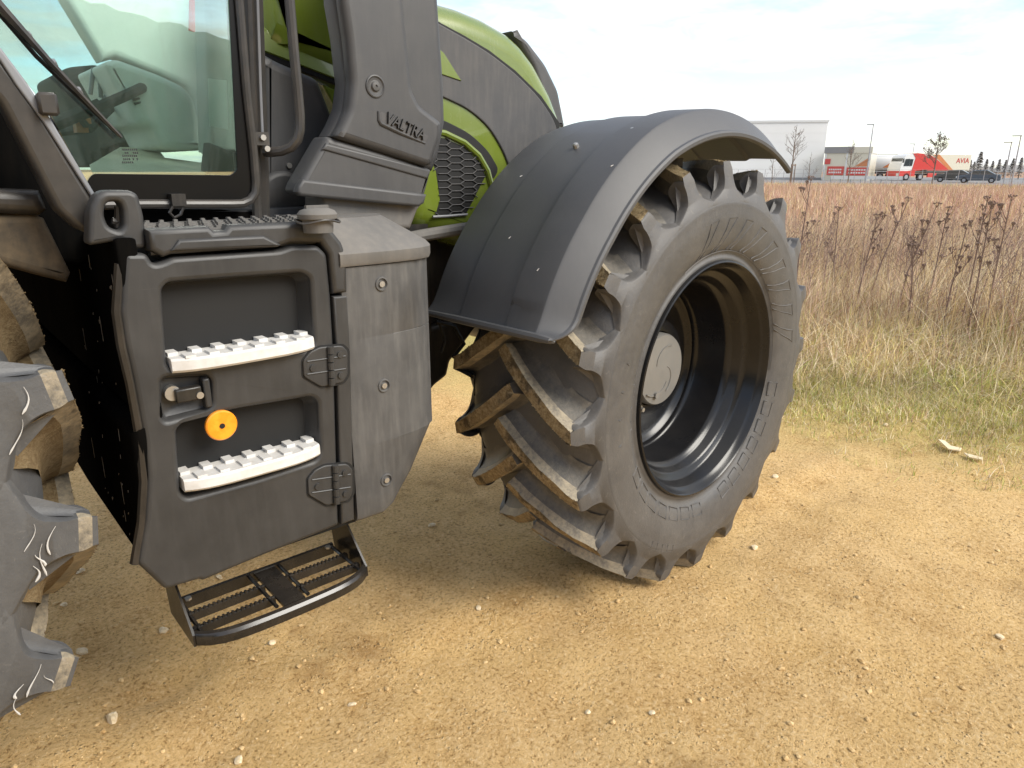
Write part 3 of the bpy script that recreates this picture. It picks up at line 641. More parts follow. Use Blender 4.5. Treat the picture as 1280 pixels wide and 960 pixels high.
# ---- grip handle at the corner
Yh = 1.62
hang(plY('grip_handle', [(112, 262), (120, 244), (130, 238), (163, 238), (173, 243), (180, 268), (184, 300), (182, 311), (157, 312), (155, 300), (110, 308)], Yh, .055, .010, 'panel', None, ([(134, 252), (150, 252), (154, 262), (155, 282), (150, 289), (136, 284), (130, 268)],), .012))
mb = MB(); mb.tube([onY(148, 258, 1.66), onY(148, 285, 1.66)], .008, 8); mb.tube([onY(140, 276, 1.66), onY(156, 280, 1.66)], .008, 8); tp(mb.build, 'handle_bracket', 'tube', None)
# ---- foldable step below the cover
def fold_step():
    z = .470; A, B = onZ(258, 807, z-.02), onZ(461, 726, z-.02); yo = (A[1]+B[1])/2; x0, x1 = A[0]-.016, B[0]+.012; yi = yo+.215
    mb = MB(); m_ = 18; V = []; F = []
    P = []
    for i in range(m_+1):                             # bowed front bar with rounded corners
        q = i/m_; c = 1-abs(2*q-1)**6; P.append((x0+(x1-x0)*q, yo+.038*(1-c)*1.0 - .012*(1-(2*q-1)**2)))
    for (x, y) in P:
        for (dy, dz) in ((.0, -.026), (-.012, -.024), (-.014, .0), (-.008, .008), (.004, .010), (.010, .004), (.010, -.02)): V.append((x, y+dy, z+dz))
    k = 7
    for i in range(m_):
        for j in range(k): F.append((i*k+j, i*k+(j+1) % k, (i+1)*k+(j+1) % k, (i+1)*k+j))
    F += [tuple(range(k))[::-1], tuple(range(m_*k, m_*k+k))]
    mb.add(V, F); st = mb.build('folding_step', 'steel', None, 35)
    # back bar, side plates up to the panel, middle plate
    mb = MB(); mb.box((x0+.01, yi-.006, z-.028), (x1-.01, yi+.006, z+.006)); sub(mb.build('back_bar', 'steel', None), st)
    for s_, x in ((-1, x0), (1, x1)):
        th = .006; xa, xb = (x-th, x) if s_ < 0 else (x, x+th)
        out = [(yo+.03, z-.028), (yo+.03, z+.004), (yi-.11, z+.075), (yi-.02, z+.155), (yi+.03, z+.160), (yi+.03, z+.09), (yi+.005, z-.03)]
        V = [(xx, y_, z_) for xx in (xa, xb) for (y_, z_) in out]; n = len(out)
        F = [tuple(range(n)), tuple(range(n, 2*n))[::-1]] + [(i, i+n, (i+1) % n+n, (i+1) % n) for i in range(n)]
        sub(mesh('side_plate', V, F, 'steel', None, 30), st)
        mb = MB(); mb.box((min(x, x-s_*.05), yi+.0, z+.10), (max(x, x-s_*.05), yi+.006, z+.165)); sub(mb.build('mount_lug', 'steel', None), st)
    xm = (x0+x1)/2+.01; mb = MB(); mb.box((xm-.030, yo+.004, z-.004), (xm+.030, yi-.004, z+.004)); sub(mb.build('middle_plate', 'steel', None), st)
    for (xa, xb) in ((x0+.004, xm-.030), (xm+.030, x1-.004)):
        for k in range(2):                            # toothed grating strips
            yy = yo+.062+k*.070; mb = MB(); mb.box((xa+.012*k*0, yy-.0035, z-.020), (xb, yy+.0035, z+.002)); mb.box((xa, yy, z-.0), (xb, yy+.006, z+.004))
            nt_ = int((xb-xa)/.012)
            for i in range(nt_): mb.box((xa+.012*i+.002, yy-.003, z+.0015), (xa+.012*i+.008, yy+.005, z+.0085))
            sub(mb.build('grate_strip', 'steel', None), st)
        for x in (xa+.014, xb-.014): 
            mb = MB(); mb.tube([(x, yo+.018, z), (x, yi-.01, z)], .006, 6); sub(mb.build('cross_rod', 'steel', None), st)
    for x in (x0+.035, x1-.035):
        mb = MB(); mb.tube([(x, yi-.02, z+.006), (x, yi-.02, z+.012)], .009, 6); sub(mb.build('step_bolt', 'metal', None), st)
    return st
hang(fold_step())
# ---- cab: lower body, door frame, glass, frames
Yg = 1.86
tp(plY, 'cab_side', [(-120, 120), (0, 110), (60, 170), (118, 252), (140, 262), (331, 264), (334, 285), (331, 300), (150, 305), (100, 330), (-120, 330)], Yg+.035, .10, .012, 'black2', None)
def bar(name, pa, pb, Ya, Yb, w, th, m, bev=.006):
    """straight bar in the plane of the door: pa, pb are the pixel pairs of its two long edges"""
    return plY(name, pa + pb[::-1], Ya, th, bev, m, None)
dfr = tp(plY, 'door_frame', [(-160, -112), (0, 66), (60, 150), (120, 250), (137, 288), (135, 298), (126, 297), (96, 286), (70, 262), (0, 128), (-160, -40)], 1.70, .07, .014, 'tube', None, (), .01)
m_seal = plastic('bright_trim', (.20, .21, .23), .35, (.2, .18, .15), .2, .1, .1, .1); MT['trim'] = m_seal
sub(plY('frame_trim', [(-160, -118), (0, 58), (30, 98), (62, 146), (121, 246), (117, 250), (54, 152), (20, 106), (0, 75), (-160, -98)], 1.694, .05, .004, 'trim', None), dfr)
mb = MB(); c = onY(60, 131, 1.69); mb.box((c[0]-.018, 1.675, c[2]-.020), (c[0]+.016, 1.70, c[2]+.022)); o = sub(mb.build('frame_stop', 'tube', None), dfr); mo = o.modifiers.new('soft', 'BEVEL'); mo.width = .005
mg = tp(plY, 'mudguard', [(-80, 265), (0, 267), (37, 266), (56, 273), (90, 342), (85, 354), (44, 344), (-80, 310)], 1.80, .5, .02, 'black', None)
gmud = plastic('caked_mud', (.05, .04, .028), .9, (.20, .145, .085), .7, .6, .2, .3, 12); mg.data.materials[0] = gmud
tp(plY, 'fender_edge', [(-80, 200), (0, 236), (50, 238), (60, 262), (50, 270), (-80, 262)], 1.78, .4, .02, 'black', None)
tp(plY, 'side_glass', [(-260, -260), (-262, -160), (-160, -100), (0, 60), (62, 140), (112, 236), (122, 250), (300, 250), (310, 246), (314, 236), (303, 0), (286, -260)], Yg, .006, .001, 'glass', None)
fr_ = [[(284, -260), (300, -260), (316, 170), (317, 238), (312, 249), (300, 252), (120, 252), (108, 228), (116, 217), (290, 219), (297, 212), (292, 120), (286, 0), (278, -260)]]
tp(plY, 'glass_border', fr_[0], Yg-.004, .003, .0006, 'frit', None, (), .01)
mb = MB(); mb.tube([onY(x, y, Yg-.008) for x, y in ((291, -260), (299, 0), (308, 110), (317, 190), (320, 228), (319, 241), (313, 250), (303, 254.5), (290, 255), (230, 255), (178, 255), (130, 256))], .011, 10); wf = tp(mb.build, 'window_frame', 'tube', None)
mb = MB(); c = onY(222, 252, Yg-.02); mb.box((c[0]-.016, Yg-.034, c[2]-.010), (c[0]+.016, Yg-.004, c[2]+.018)); mb.tube([onY(x, y, Yg-.03) for x, y in ((216, 258), (212, 266), (218, 272), (226, 268), (229, 260))], .0035, 6); sub(mb.build('frame_catch', 'black', None), wf)
mb = MB()
for (xo, rad) in ((0, .013), (9, .016)):
    mb.tube([onY(x+xo, y, 1.885+xo*.002) for x, y in ((307, -260), (312, 0), (317, 130), (321, 262), (322, 290))], rad, 8)
tp(mb.build, 'cab_pillar', 'tube', None)
mb = MB(); mb.tube([onY(x, y, 1.868) for x, y in ((319, -200), (322, 0), (326, 120), (328, 168))], .0035, 6); tp(mb.build, 'pillar_trim', 'trim', None)
mb = MB(); mb.tube([onY(x, y, Y_) for x, y, Y_ in ((354, -200, 1.80), (362, 0, 1.80), (367, 60, 1.80), (372, 110, 1.80), (375, 145, 1.80), (375, 162, 1.80), (372, 174, 1.80), (364, 184, 1.81), (352, 189, 1.83), (340, 190, 1.85), (332, 190, 1.87))], .0125, 10); tp(mb.build, 'grab_rail', 'tube', None)
mb = MB(); c = onY(322, 173, 1.86); mb.box((c[0]-.018, 1.845, c[2]-.017), (c[0]+.024, 1.885, c[2]+.015)); cl = tp(mb.build, 'rail_clamp', 'tube', None)
for (x, y) in ((328, 172), (333, 186)):
    mb = MB(); c = onY(x, y, 1.845); mb.tube([c+np.array([0, .004, 0]), c-np.array([0, .008, 0])], .0075, 8); sub(mb.build('clamp_bolt', 'metal', None), cl)
# wiper
mb = MB(); P = [onY(x, y, 1.825) for x, y in ((-60, -62), (0, 8), (60, 75), (110, 128), (152, 172))]; mb.tube(P, [.012, .010, .007, .005, .003], 6); wp = tp(mb.build, 'wiper', 'black', None)
mb = MB(); P = [onY(x, y, 1.84) for x, y in ((-60, -52), (0, 18), (45, 70), (95, 118), (150, 170))]; mb.tube(P, .005, 6); sub(mb.build('wiper_blade', 'gap', None), wp)
for q in (.28, .45, .6, .75):
    a, b = onY(-60+210*q, -62+232*q-1, 1.825), onY(-60+210*q+3, -62+232*q+5, 1.84); mb = MB(); mb.tube([a, b], .006, 6); sub(mb.build('wiper_bridge', 'trim', None), wp)
# inside the cab
fl = MB(); fl.box((-.9, 1.9, 1.38), (.95, 3.5, 1.47)); tp(fl.build, 'cab_floor', 'cloth', None)
ds = tp(plY, 'dash_console', [(128, 78), (146, 73), (200, 93), (231, 108), (243, 124), (258, 188), (226, 188), (203, 185), (189, 157), (172, 157)], 2.20, .35, .02, 'interior', None, (), .015)
for i in range(3):
    sub(plY('vent_slot', [(163+i*2, 118+i*5), (173+i*1.4, 116.5+i*5), (174.5+i*1.0, 119+i*5), (165+i*2, 121.5+i*5)], 2.1975, .004, .0008, 'gap', None), ds)
tp(plY, 'dash_top', [(60, -60), (70, -20), (128, 76), (146, 71), (200, 93), (232, 107), (244, 123), (262, 192), (266, -60)], 2.6, .1, .02, 'interior', None)
tp(plY, 'pillar_cover', [(256, -120), (278, -120), (288, 0), (297, 190), (262, 190), (259, 96)], 2.02, .10, .015, 'trimpanel', None)
tp(plY, 'pillar_foot', [(263, 178), (292, 190), (296, 232), (258, 232), (260, 205)], 1.95, .06, .01, 'cloth', None)
tp(plY, 'seat', [(70, 92), (88, 82), (124, 79), (134, 84), (172, 158), (186, 160), (194, 186), (110, 212), (95, 150)], 2.75, .45, .05, 'cloth', None, (), .03)
sw = MB(); c = onY(98, 142, 2.3); ax1, ax2 = Vector((.75, 0, .35)).normalized(), Vector((0, 1, 0)); sw.tube([Vector(c)+(ax1*math.cos(a)+ax2*math.sin(a))*.185 for a in np.linspace(0, 2*math.pi, 40)], .014, 8)
for a in (.4, 2.5, 4.5): sw.tube([Vector(c)-Vector((-.02, 0, .04)), Vector(c)+(ax1*math.cos(a)+ax2*math.sin(a))*.185], .010, 6)
tp(sw.build, 'steering_wheel', 'cloth', None)
mb = MB()
for (x0_, y0_, x1_, y1_) in ((117, 85, 113, 118), (124, 88, 126, 122), (128, 128, 134, 117), (100, 146, 116, 138)): mb.tube([onY(x0_, y0_, 2.35), onY(x1_, y1_, 2.35)], .006, 6)
tp(mb.build, 'control_lever', 'trim', None)
mb = MB(); c = onY(99, 151, 2.25); mb.box((c[0]-.022, 2.22, c[2]-.008), (c[0]+.022, 2.27, c[2]+.006)); mb.box((c[0]-.014, 2.225, c[2]-.03), (c[0]+.014, 2.265, c[2]-.008)); tp(mb.build, 'orange_knob', 'orange', None)
# ---- air and exhaust column
Yc = 1.80
cb = tp(plY, 'column_base', [(409, 170), (374, 230), (372, 238), (375, 243), (524, 256), (530, 252), (541, 212), (480, 190)], Yc+.006, .09, .016, 'column', None, (), .008)
sub(plY('base_lip', [(379, 224), (373, 233), (371, 240), (376, 245), (524, 258.5), (531, 254), (534, 243), (520, 241)], Yc-.004, .03, .008, 'column', None), cb)
sub(plY('base_ridge', [(408, 179), (403, 187), (535, 224), (539, 213), (500, 202)], Yc+.001, .02, .006, 'column', None), cb)
ac = tp(plY, 'air_column', [(417, -150), (420, 0), (428, 47), (434, 103), (430, 134), (421, 155), (412.5, 170), (416, 175), (538, 214), (543, 214), (550, 196), (558.5, 154), (557, 103), (550, 0), (546, -150)], Yc+.016, .085, .022, 'column', None)
sub(plY('column_back', [(480, -150), (484, 60), (488, 190), (520, 205), (540, 205), (548, 150), (540, -150)], Yc+.09, .2, .03, 'column', None), ac)
sub(plY('column_face', [(424, -150), (428, 0), (435, 47), (440, 103), (436, 137), (427, 158), (419, 171), (535, 208), (541, 206), (552, 172), (554, 153), (526, 131), (517, 112), (506, 0), (500, -150)], Yc-.012, .05, .019, 'column', None, (), .012), ac)
q = onY(469, 108, Yc-.012); V, F = lathe([(.004, .030), (-.003, .029), (-.004, .026), (-.001, .022), (.0, .011)], 32); V = [(v[0]+q[0], v[1]+q[1], v[2]+q[2]) for v in V]
sub(mesh('bolt_seat', V, F, 'column', None, 30), ac)
V, F = lathe([(.001, .021), (.0, .014), (-.005, .011), (-.006, .004), (-.003, .003), (-.003, 0)], 24); V = [(v[0]+q[0], v[1]+q[1]-.0008, v[2]+q[2]) for v in V]; sub(mesh('column_bolt', V, F, 'tank', None, 30), ac)
Yl = Yc-.012
sub(plY('badge_pocket', [(474, 140), (480, 141), (536, 170), (531, 179), (476, 154)], Yl-.0006, .004, .0003, 'screen', None, (), .006), ac)
mb = MB(); mb.tube([onY(x, y, Yl-.001) for x, y in ((473, 139), (473.5, 150), (476, 154.5), (500, 166), (532, 179.5))], [.003, .004, .005, .005, .002], 6); sub(mb.build('pocket_edge', 'column', None), ac)
def text(name, body, p0, p1, h, Y, depth, m, shear=0.0, bold=.0):
    cu = bpy.data.curves.new(name, 'FONT'); cu.body = body; cu.extrude = depth; cu.offset = bold; cu.shear = shear; cu.size = 1
    tmp = bpy.data.objects.new('tmp', cu); COL.objects.link(tmp)
    me = bpy.data.meshes.new_from_object(tmp.evaluated_get(bpy.context.evaluated_depsgraph_get())); bpy.data.objects.remove(tmp); bpy.data.curves.remove(cu)
    co = np.array([v.co for v in me.vertices]); x0, x1 = co[:, 0].min(), co[:, 0].max(); y0, y1 = co[:, 1].min(), co[:, 1].max()
    a, b = np.array(p0), np.array(p1); L_ = np.linalg.norm(b-a); ang = math.atan2(b[1]-a[1], b[0]-a[0])
    sc = Matrix.Diagonal((L_/(x1-x0), h/(y1-y0), 1, 1))
    me.transform(Matrix.Translation((-x0, -y0, 0))); me.transform(sc); me.transform(Matrix.Translation((a[0], a[1], 0)) @ Matrix.Rotation(ang, 4, 'Z')); me.transform(MY(Y))
    me.materials.clear(); return link(name, me, m)
a, b = onY(481, 153, Yl), onY(528, 175.5, Yl)
sub(text('raised_lettering', 'VALTRA', (a[0], a[2]), (b[0], b[2]), .030, Yl-.003, .004, 'gap', .12, .012), ac)
sub(text('lettering_face', 'VALTRA', (a[0], a[2]), (b[0], b[2]), .030, Yl-.0072, .0008, 'column', .12, -.004), ac)
tp(plY, 'column_plinth', [(404, 248), (408, 245), (528, 256), (523, 262), (514, 286), (440, 284), (404, 274)], Yc+.03, .12, .012, 'dusty', None)
# ---- cowl between cab and hood
cw = tp(plY, 'rear_cowl', [(326, 62), (345, 74), (400, 98), (419, 147), (440, 200), (420, 300), (326, 300)], 2.02, .5, .03, 'column', None, (), .02)
sub(plY('cowl_bulge', [(331, 222), (345, 214), (362, 213), (380, 225), (392, 262), (331, 266)], 2.00, .1, .015, 'column', None, (), .02), cw)
for (x, y) in ((361, 207), (393, 200)):
    mb = MB(); c = onY(x, y, 2.02); mb.tube([c, c-np.array([0, .006, 0])], .008, 8); sub(mb.build('cowl_bolt', 'metal', None), cw)
# ---- hood
Yd = 2.2
hd = tp(plY, 'hood', [(318, -80), (450, -72), (520, -18), (550, -2), (581, 7), (612, 20), (644, 39), (659, 53), (676, 76), (697, 116), (712, 158), (716, 300), (640, 330), (519, 288), (470, 210), (440, 150), (425, 105), (328, 62)], Yd, .96, .09, 'green', None, (), .02, 8, 60)
sub(plY('hood_seam', [(327, 60), (430, 101), (432, 110), (328, 71)], Yd-.003, .02, .002, 'gap', None), hd)
hs_ = [onY(316, 57, 2.192), onY(450, 109, 2.192), onY(470, -110, 2.52), onY(316, -120, 2.52)]; hn = np.cross(hs_[1]-hs_[0], hs_[3]-hs_[0]); hn = hn/np.linalg.norm(hn)*.02
sub(mesh('hood_shoulder', [tuple(v) for v in hs_]+[tuple(v-hn*np.sign(-hn[1])) for v in hs_], [(0, 1, 2, 3), (7, 6, 5, 4), (0, 4, 5, 1), (1, 5, 6, 2), (2, 6, 7, 3), (3, 7, 4, 0)], 'green', None, 20), hd)
sub(plY('hood_tab', [(405, 106), (432, 118), (432, 160), (424, 142)], Yd-.004, .02, .004, 'green', None), hd)
sub(plY('side_screen', [(520, 12), (552, 31), (581, 47), (612, 66), (644, 91), (675, 122), (697, 156), (706, 250), (650, 250), (631, 191), (612, 159), (587, 137), (556, 122), (520, 108)], Yd-.008, .03, .005, 'screen', None, (), .06), hd)
sub(plY('screen_seam', [(518, 8), (552, 29), (581, 44.5), (612, 63), (645, 88.5), (677, 120), (700, 154), (700, 170), (518, 100)], Yd-.003, .02, .002, 'gap', None), hd)
sub(plY('hood_accent', [(530, 45), (555, 66), (577, 101), (556, 94), (530, 86)], Yd-.012, .02, .002, 'green', None), hd)
sub(plY('hood_gap', [(530, 140), (559, 152), (588, 167), (611, 189), (624, 212), (616, 226), (604, 202), (585, 181), (559, 165), (530, 158)], Yd-.002, .02, .002, 'gap', None, (), .06), hd)
mb = MB(); mb.tube([onY(x, y, Yd-.002) for x, y in ((530, 161), (556, 166.5), (580, 178), (598, 194), (609, 213), (614, 232))], .012, 8); sub(mb.build('grille_surround', 'green', None), hd)
gp = [(535, 170), (556, 173), (581, 184), (600, 203), (607, 220), (583, 267), (544, 270), (550, 250), (545, 214), (535, 190)]
gr = sub(plY('grille_back', gp, Yd-.001, .02, .001, 'gap', None), hd)
def inside(p, poly):
    c = False; n = len(poly)
    for i in range(n):
        (x1, y1), (x2, y2) = poly[i], poly[(i+1) % n]
        if (y1 > p[1]) != (y2 > p[1]) and p[0] < (x2-x1)*(p[1]-y1)/(y2-y1)+x1: c = not c
    return c
G2 = pY(gp, Yd); xs_, zs_ = [q[0] for q in G2], [q[1] for q in G2]; mb = MB(); hw, hh = .040, .0125
for i in range(-2, 40):
    for j in range(-2, 60):
        cx_, cz_ = min(xs_)+i*hw*1.5, min(zs_)+j*hh*2+(hh if i % 2 else 0)
        hx = [(cx_+hw*dx, cz_+hh*dz) for dx, dz in ((-1, 0), (-.5, 1), (.5, 1), (1, 0))]
        for k in range(3):
            a, b = hx[k], hx[k+1]
            if inside(((a[0]+b[0])/2, (a[1]+b[1])/2), G2): mb.tube([(a[0], Yd-.004, a[1]), (b[0], Yd-.004, b[1])], .0021, 4, cap=False)
o = sub(mb.build('grille_mesh', 'screen', None), hd); o['kind'] = 'stuff'
mb = MB(); mb.tube([onY(x, y, Yd-.006) for x, y in ((541, 271), (560, 270), (584, 268))], .005, 6); sub(mb.build('grille_sill', 'trim', None), hd)
tp(plY, 'hood_nose', [(640, 36), (660, 50), (683, 80), (699, 113), (708, 160), (690, 160), (668, 85)], 2.26, .10, .02, 'fender', None, (), .02, 5)
mb = MB(); mb.tube([onY(x, y, 2.12) for x, y in ((500, 300), (530, 294), (572, 287), (620, 280))], .022, 10); tp(mb.build, 'hood_rail', 'dusty', None)
tp(plY, 'engine_side', [(500, 290), (640, 280), (640, 398), (570, 405), (500, 415)], 2.30, .3, .02, 'black', None)
# ---- chassis and front axle seen under the cladding
tp(plY, 'chassis', [(300, 480), (500, 420), (590, 395), (600, 405), (574, 440), (564, 452), (560, 470), (545, 482), (530, 500), (420, 560), (300, 600)], 2.25, .06, .02, 'black', None, (), .01)
ax = MB(); ax.tube([Vector((2.2, 1.72, .80)), Vector((2.2, 2.05, .80)), Vector((2.2, 2.3, .84)), Vector((2.2, 3.3, .84))], [.15, .13, .10, .10], 14); tp(ax.build, 'front_axle', 'black', None)
mb = MB(); mb.tube([onY(x, y, 2.1) for x, y in ((545, 402), (568, 408), (580, 430), (566, 447))], .008, 6); mb.tube([onY(x, y, 2.12) for x, y in ((548, 398), (556, 425), (552, 440))], .006, 6); tp(mb.build, 'brake_hose', 'gap', None)
tb = MB(); tb.box((.50, 2.2, .92), (1.5, 3.2, 1.38)); tp(tb.build, 'transmission', 'black', None)
# loose things in the cab
o = plY('paper_sheet', [(260, 98), (283.5, 100.5), (286, 162), (262, 158)], 1.935, .002, .0003, 'paper', None); tag(o, 'white paper sheet standing upright against the cab pillar behind the glass', 'paper')
q = [onY(*p_) for p_ in ((112, 206, 2.05), (150, 184, 2.5), (196, 184, 2.5), (206, 197, 2.3), (258, 204, 2.15), (258, 216, 1.96), (117, 218, 1.96))]
me = MB(); n = len(q); me.add([tuple(v) for v in q]+[tuple(v-np.array([0, 0, .006])) for v in q], [tuple(range(n))[::-1], tuple(range(n, 2*n))]+[(i, (i+1) % n, (i+1) % n+n, i+n) for i in range(n)])
o = me.build('floor_paper', 'kraft', None); tag(o, 'cream protective paper lying on the cab floor', 'paper')
o = plY('red_strap', [(238, -60), (250, -60), (249, 38), (243, 40), (236, 38)], 2.2, .004, .0006, 'strap', None); tag(o, 'red strap hanging at the top of the cab behind the glass', 'strap')
mb = MB()                                             # safety print on the glass: rows of tiny marks
for r_ in range(5):
    for k in range(8):
        x, y = 153+k*2.4+(r_ % 2), 187+r_*4; a, b = onY(x, y, Yg-.0014), onY(x+1.6, y+.2, Yg-.0014); h = .0022
        if (r_ == 0 or random.random() < .8): mb.box((a[0], Yg-.0012, a[2]-h), (b[0], Yg-.0006, a[2]+h))
tp(mb.build, 'glass_print', 'print', None)
bpy.data.objects.remove(ROOT)
# ------------------------------------------------------------------ gravel and stones on the track
def stone_mesh(seed, sub_=2):
    bm = bmesh.new(); bmesh.ops.create_icosphere(bm, subdivisions=sub_, radius=1); r = random.Random(seed)
    ax = [Vector((r.gauss(0, 1), r.gauss(0, 1), r.gauss(0, 1))).normalized() for _ in range(9)]; dd = [r.uniform(.55, .9) for _ in ax]
    for v in bm.verts:
        k = 1.0
        for a, d in zip(ax, dd):
            q = v.co.normalized().dot(a)
            if q > 0: k = min(k, d/q) if q > d else k
        v.co *= k*r.uniform(.95, 1.05); v.co.z *= .62
    me = bpy.data.meshes.new('stone'); bm.to_mesh(me); bm.free(); smooth(me, 25); return me
m, t, p = mat('pale_stone'); c = mixc(t, ramp(t, noise(t, objco(t), 1.2, 6, .7), [(.35, 0), (.7, 1)]), (.56, .42, .24), (.80, .68, .48)); L(t, c, p.inputs['Base Color']); p.inputs['Roughness'].default_value = .9; MT['stone'] = m
bump(t, p, noise(t, objco(t), 3, 6, .7), .3, .004)
sm = [stone_mesh(i) for i in range(5)]
for q in sm: q.materials.append(m)
spots = [(540, 658, .016, 'small pale stone between the tank and the front tyre'), (943, 684, .017, 'pale stone on the bright track right of the front tyre foot'),
 (968, 600, .018, 'rounded grey stone on the track just right of the front tyre'), (598, 766, .011, 'tiny pale stone on open track below the front tyre'),
 (205, 790, .020, 'cream stone left of the folding step'), (100, 716, .017, 'pale stone in the soil rut beside the near rear tyre lug'), (103, 817, .019, 'broken cream stone lying at the lowest rear tyre lug'),
 (340, 807, .014, 'cream stone right under the front bar of the folding step'), (298, 948, .013, 'pale stone at the bottom edge below the folding step'), (142, 905, .021, 'flat cream stone in front of the rear tyre on the lowest ground'),
 (80, 757, .013, 'cream stone in the shaded soil by the rear tyre'), (275, 727, .013, 'small stone seen between the panel and folding step'), (735, 890, .010, 'lone small stone low in the middle of the track'),
 (1250, 796, .014, 'pale stone on the track at the right edge'), (1106, 537, .020, 'white stone at the grass edge of the track'), (1080, 521, .014, 'small white stone among the first short grass'), (440, 880, .012, 'grey stone on the track below the step right end'), (815, 893, .011, 'pale chip of stone lying below the front tyre contact')]
for i, (px_, py_, s_, lab) in enumerate(spots):
    q = onZ(px_, py_, 0); o = bpy.data.objects.new('stone', sm[i % 5]); COL.objects.link(o); o.location = (q[0], q[1], gz(q[0], q[1])+s_*.25); o.rotation_euler = (random.uniform(-.3, .3), random.uniform(-.3, .3), random.uniform(0, 6)); o.scale = (s_*1.25, s_, s_); tag(o, lab, 'stone', 'pale stones lying on the dirt track')
def scatter_stones():
    V = []; F = []; base = []
    for s_ in range(4):
        bm = bmesh.new(); bmesh.ops.create_icosphere(bm, subdivisions=1, radius=1); r = random.Random(90+s_)
        for v in bm.verts: v.co *= r.uniform(.7, 1.15); v.co.z *= .6
        bm.verts.index_update(); base.append((np.array([v.co[:] for v in bm.verts]), [[v.index for v in f.verts] for f in bm.faces])); bm.free()
    n = 0; vs = []; fs = []
    for k in range(5200):
        px_, py_ = random.uniform(-80, 1360), 560+ (1080-560)*random.random()**1.0
        q = onZ(px_, py_, 0)
        if EDGE(q[0], q[1]) > 5.2: continue
        s_ = min(.0018*math.exp(random.expovariate(2.2)), .010); b, f = base[k % 4]; a = random.uniform(0, 6.28); c_, s2 = math.cos(a), math.sin(a)
        P = b*s_*np.array([random.uniform(.8, 1.5), 1, 1]); P = np.stack([P[:, 0]*c_-P[:, 1]*s2, P[:, 0]*s2+P[:, 1]*c_, P[:, 2]], 1) + np.array([q[0], q[1], gz(q[0], q[1])+s_*.2])
        vs.append(P); fs += [[i+n for i in g] for g in f]; n += len(P)
    me = bpy.data.meshes.new('gravel'); me.from_pydata(np.concatenate(vs).tolist(), [], fs); o = link('gravel', me, 'gravel_stone'); o['kind'] = 'stuff'; return o
m, t, p = mat('gravel_stone'); c = mixc(t, ramp(t, noise(t, objco(t), 40, 3), [(.35, 0), (.65, 1)]), (.42, .26, .10), (.62, .44, .22)); L(t, c, p.inputs['Base Color']); p.inputs['Roughness'].default_value = .95; MT['gravel_stone'] = m
scatter_stones()
# strips of pale litter at the grass edge
for i, (pts, lab) in enumerate((([(1166, 546), (1176, 548), (1186, 556), (1203, 560), (1200, 564), (1182, 561)], 'crumpled white scrap of bark lying at the grass edge'), ([(1206, 567), (1222, 571), (1236, 575), (1234, 578), (1215, 574)], 'thin pale scrap lying right of the crumpled white scrap'))):
    V = [tuple(onZ((x-1200)*.8+1200, (y-560)*.8+560, .03+.012*random.random())) for x, y in pts]; n = len(V); V2 = V+[(x, y, z-.006) for x, y, z in V]
    o = mesh('litter_scrap', V2, [tuple(range(n)), tuple(range(n, 2*n))[::-1]]+[(i_, i_+n, (i_+1) % n+n, (i_+1) % n) for i_ in range(n)], 'stone'); tag(o, lab, 'scrap')
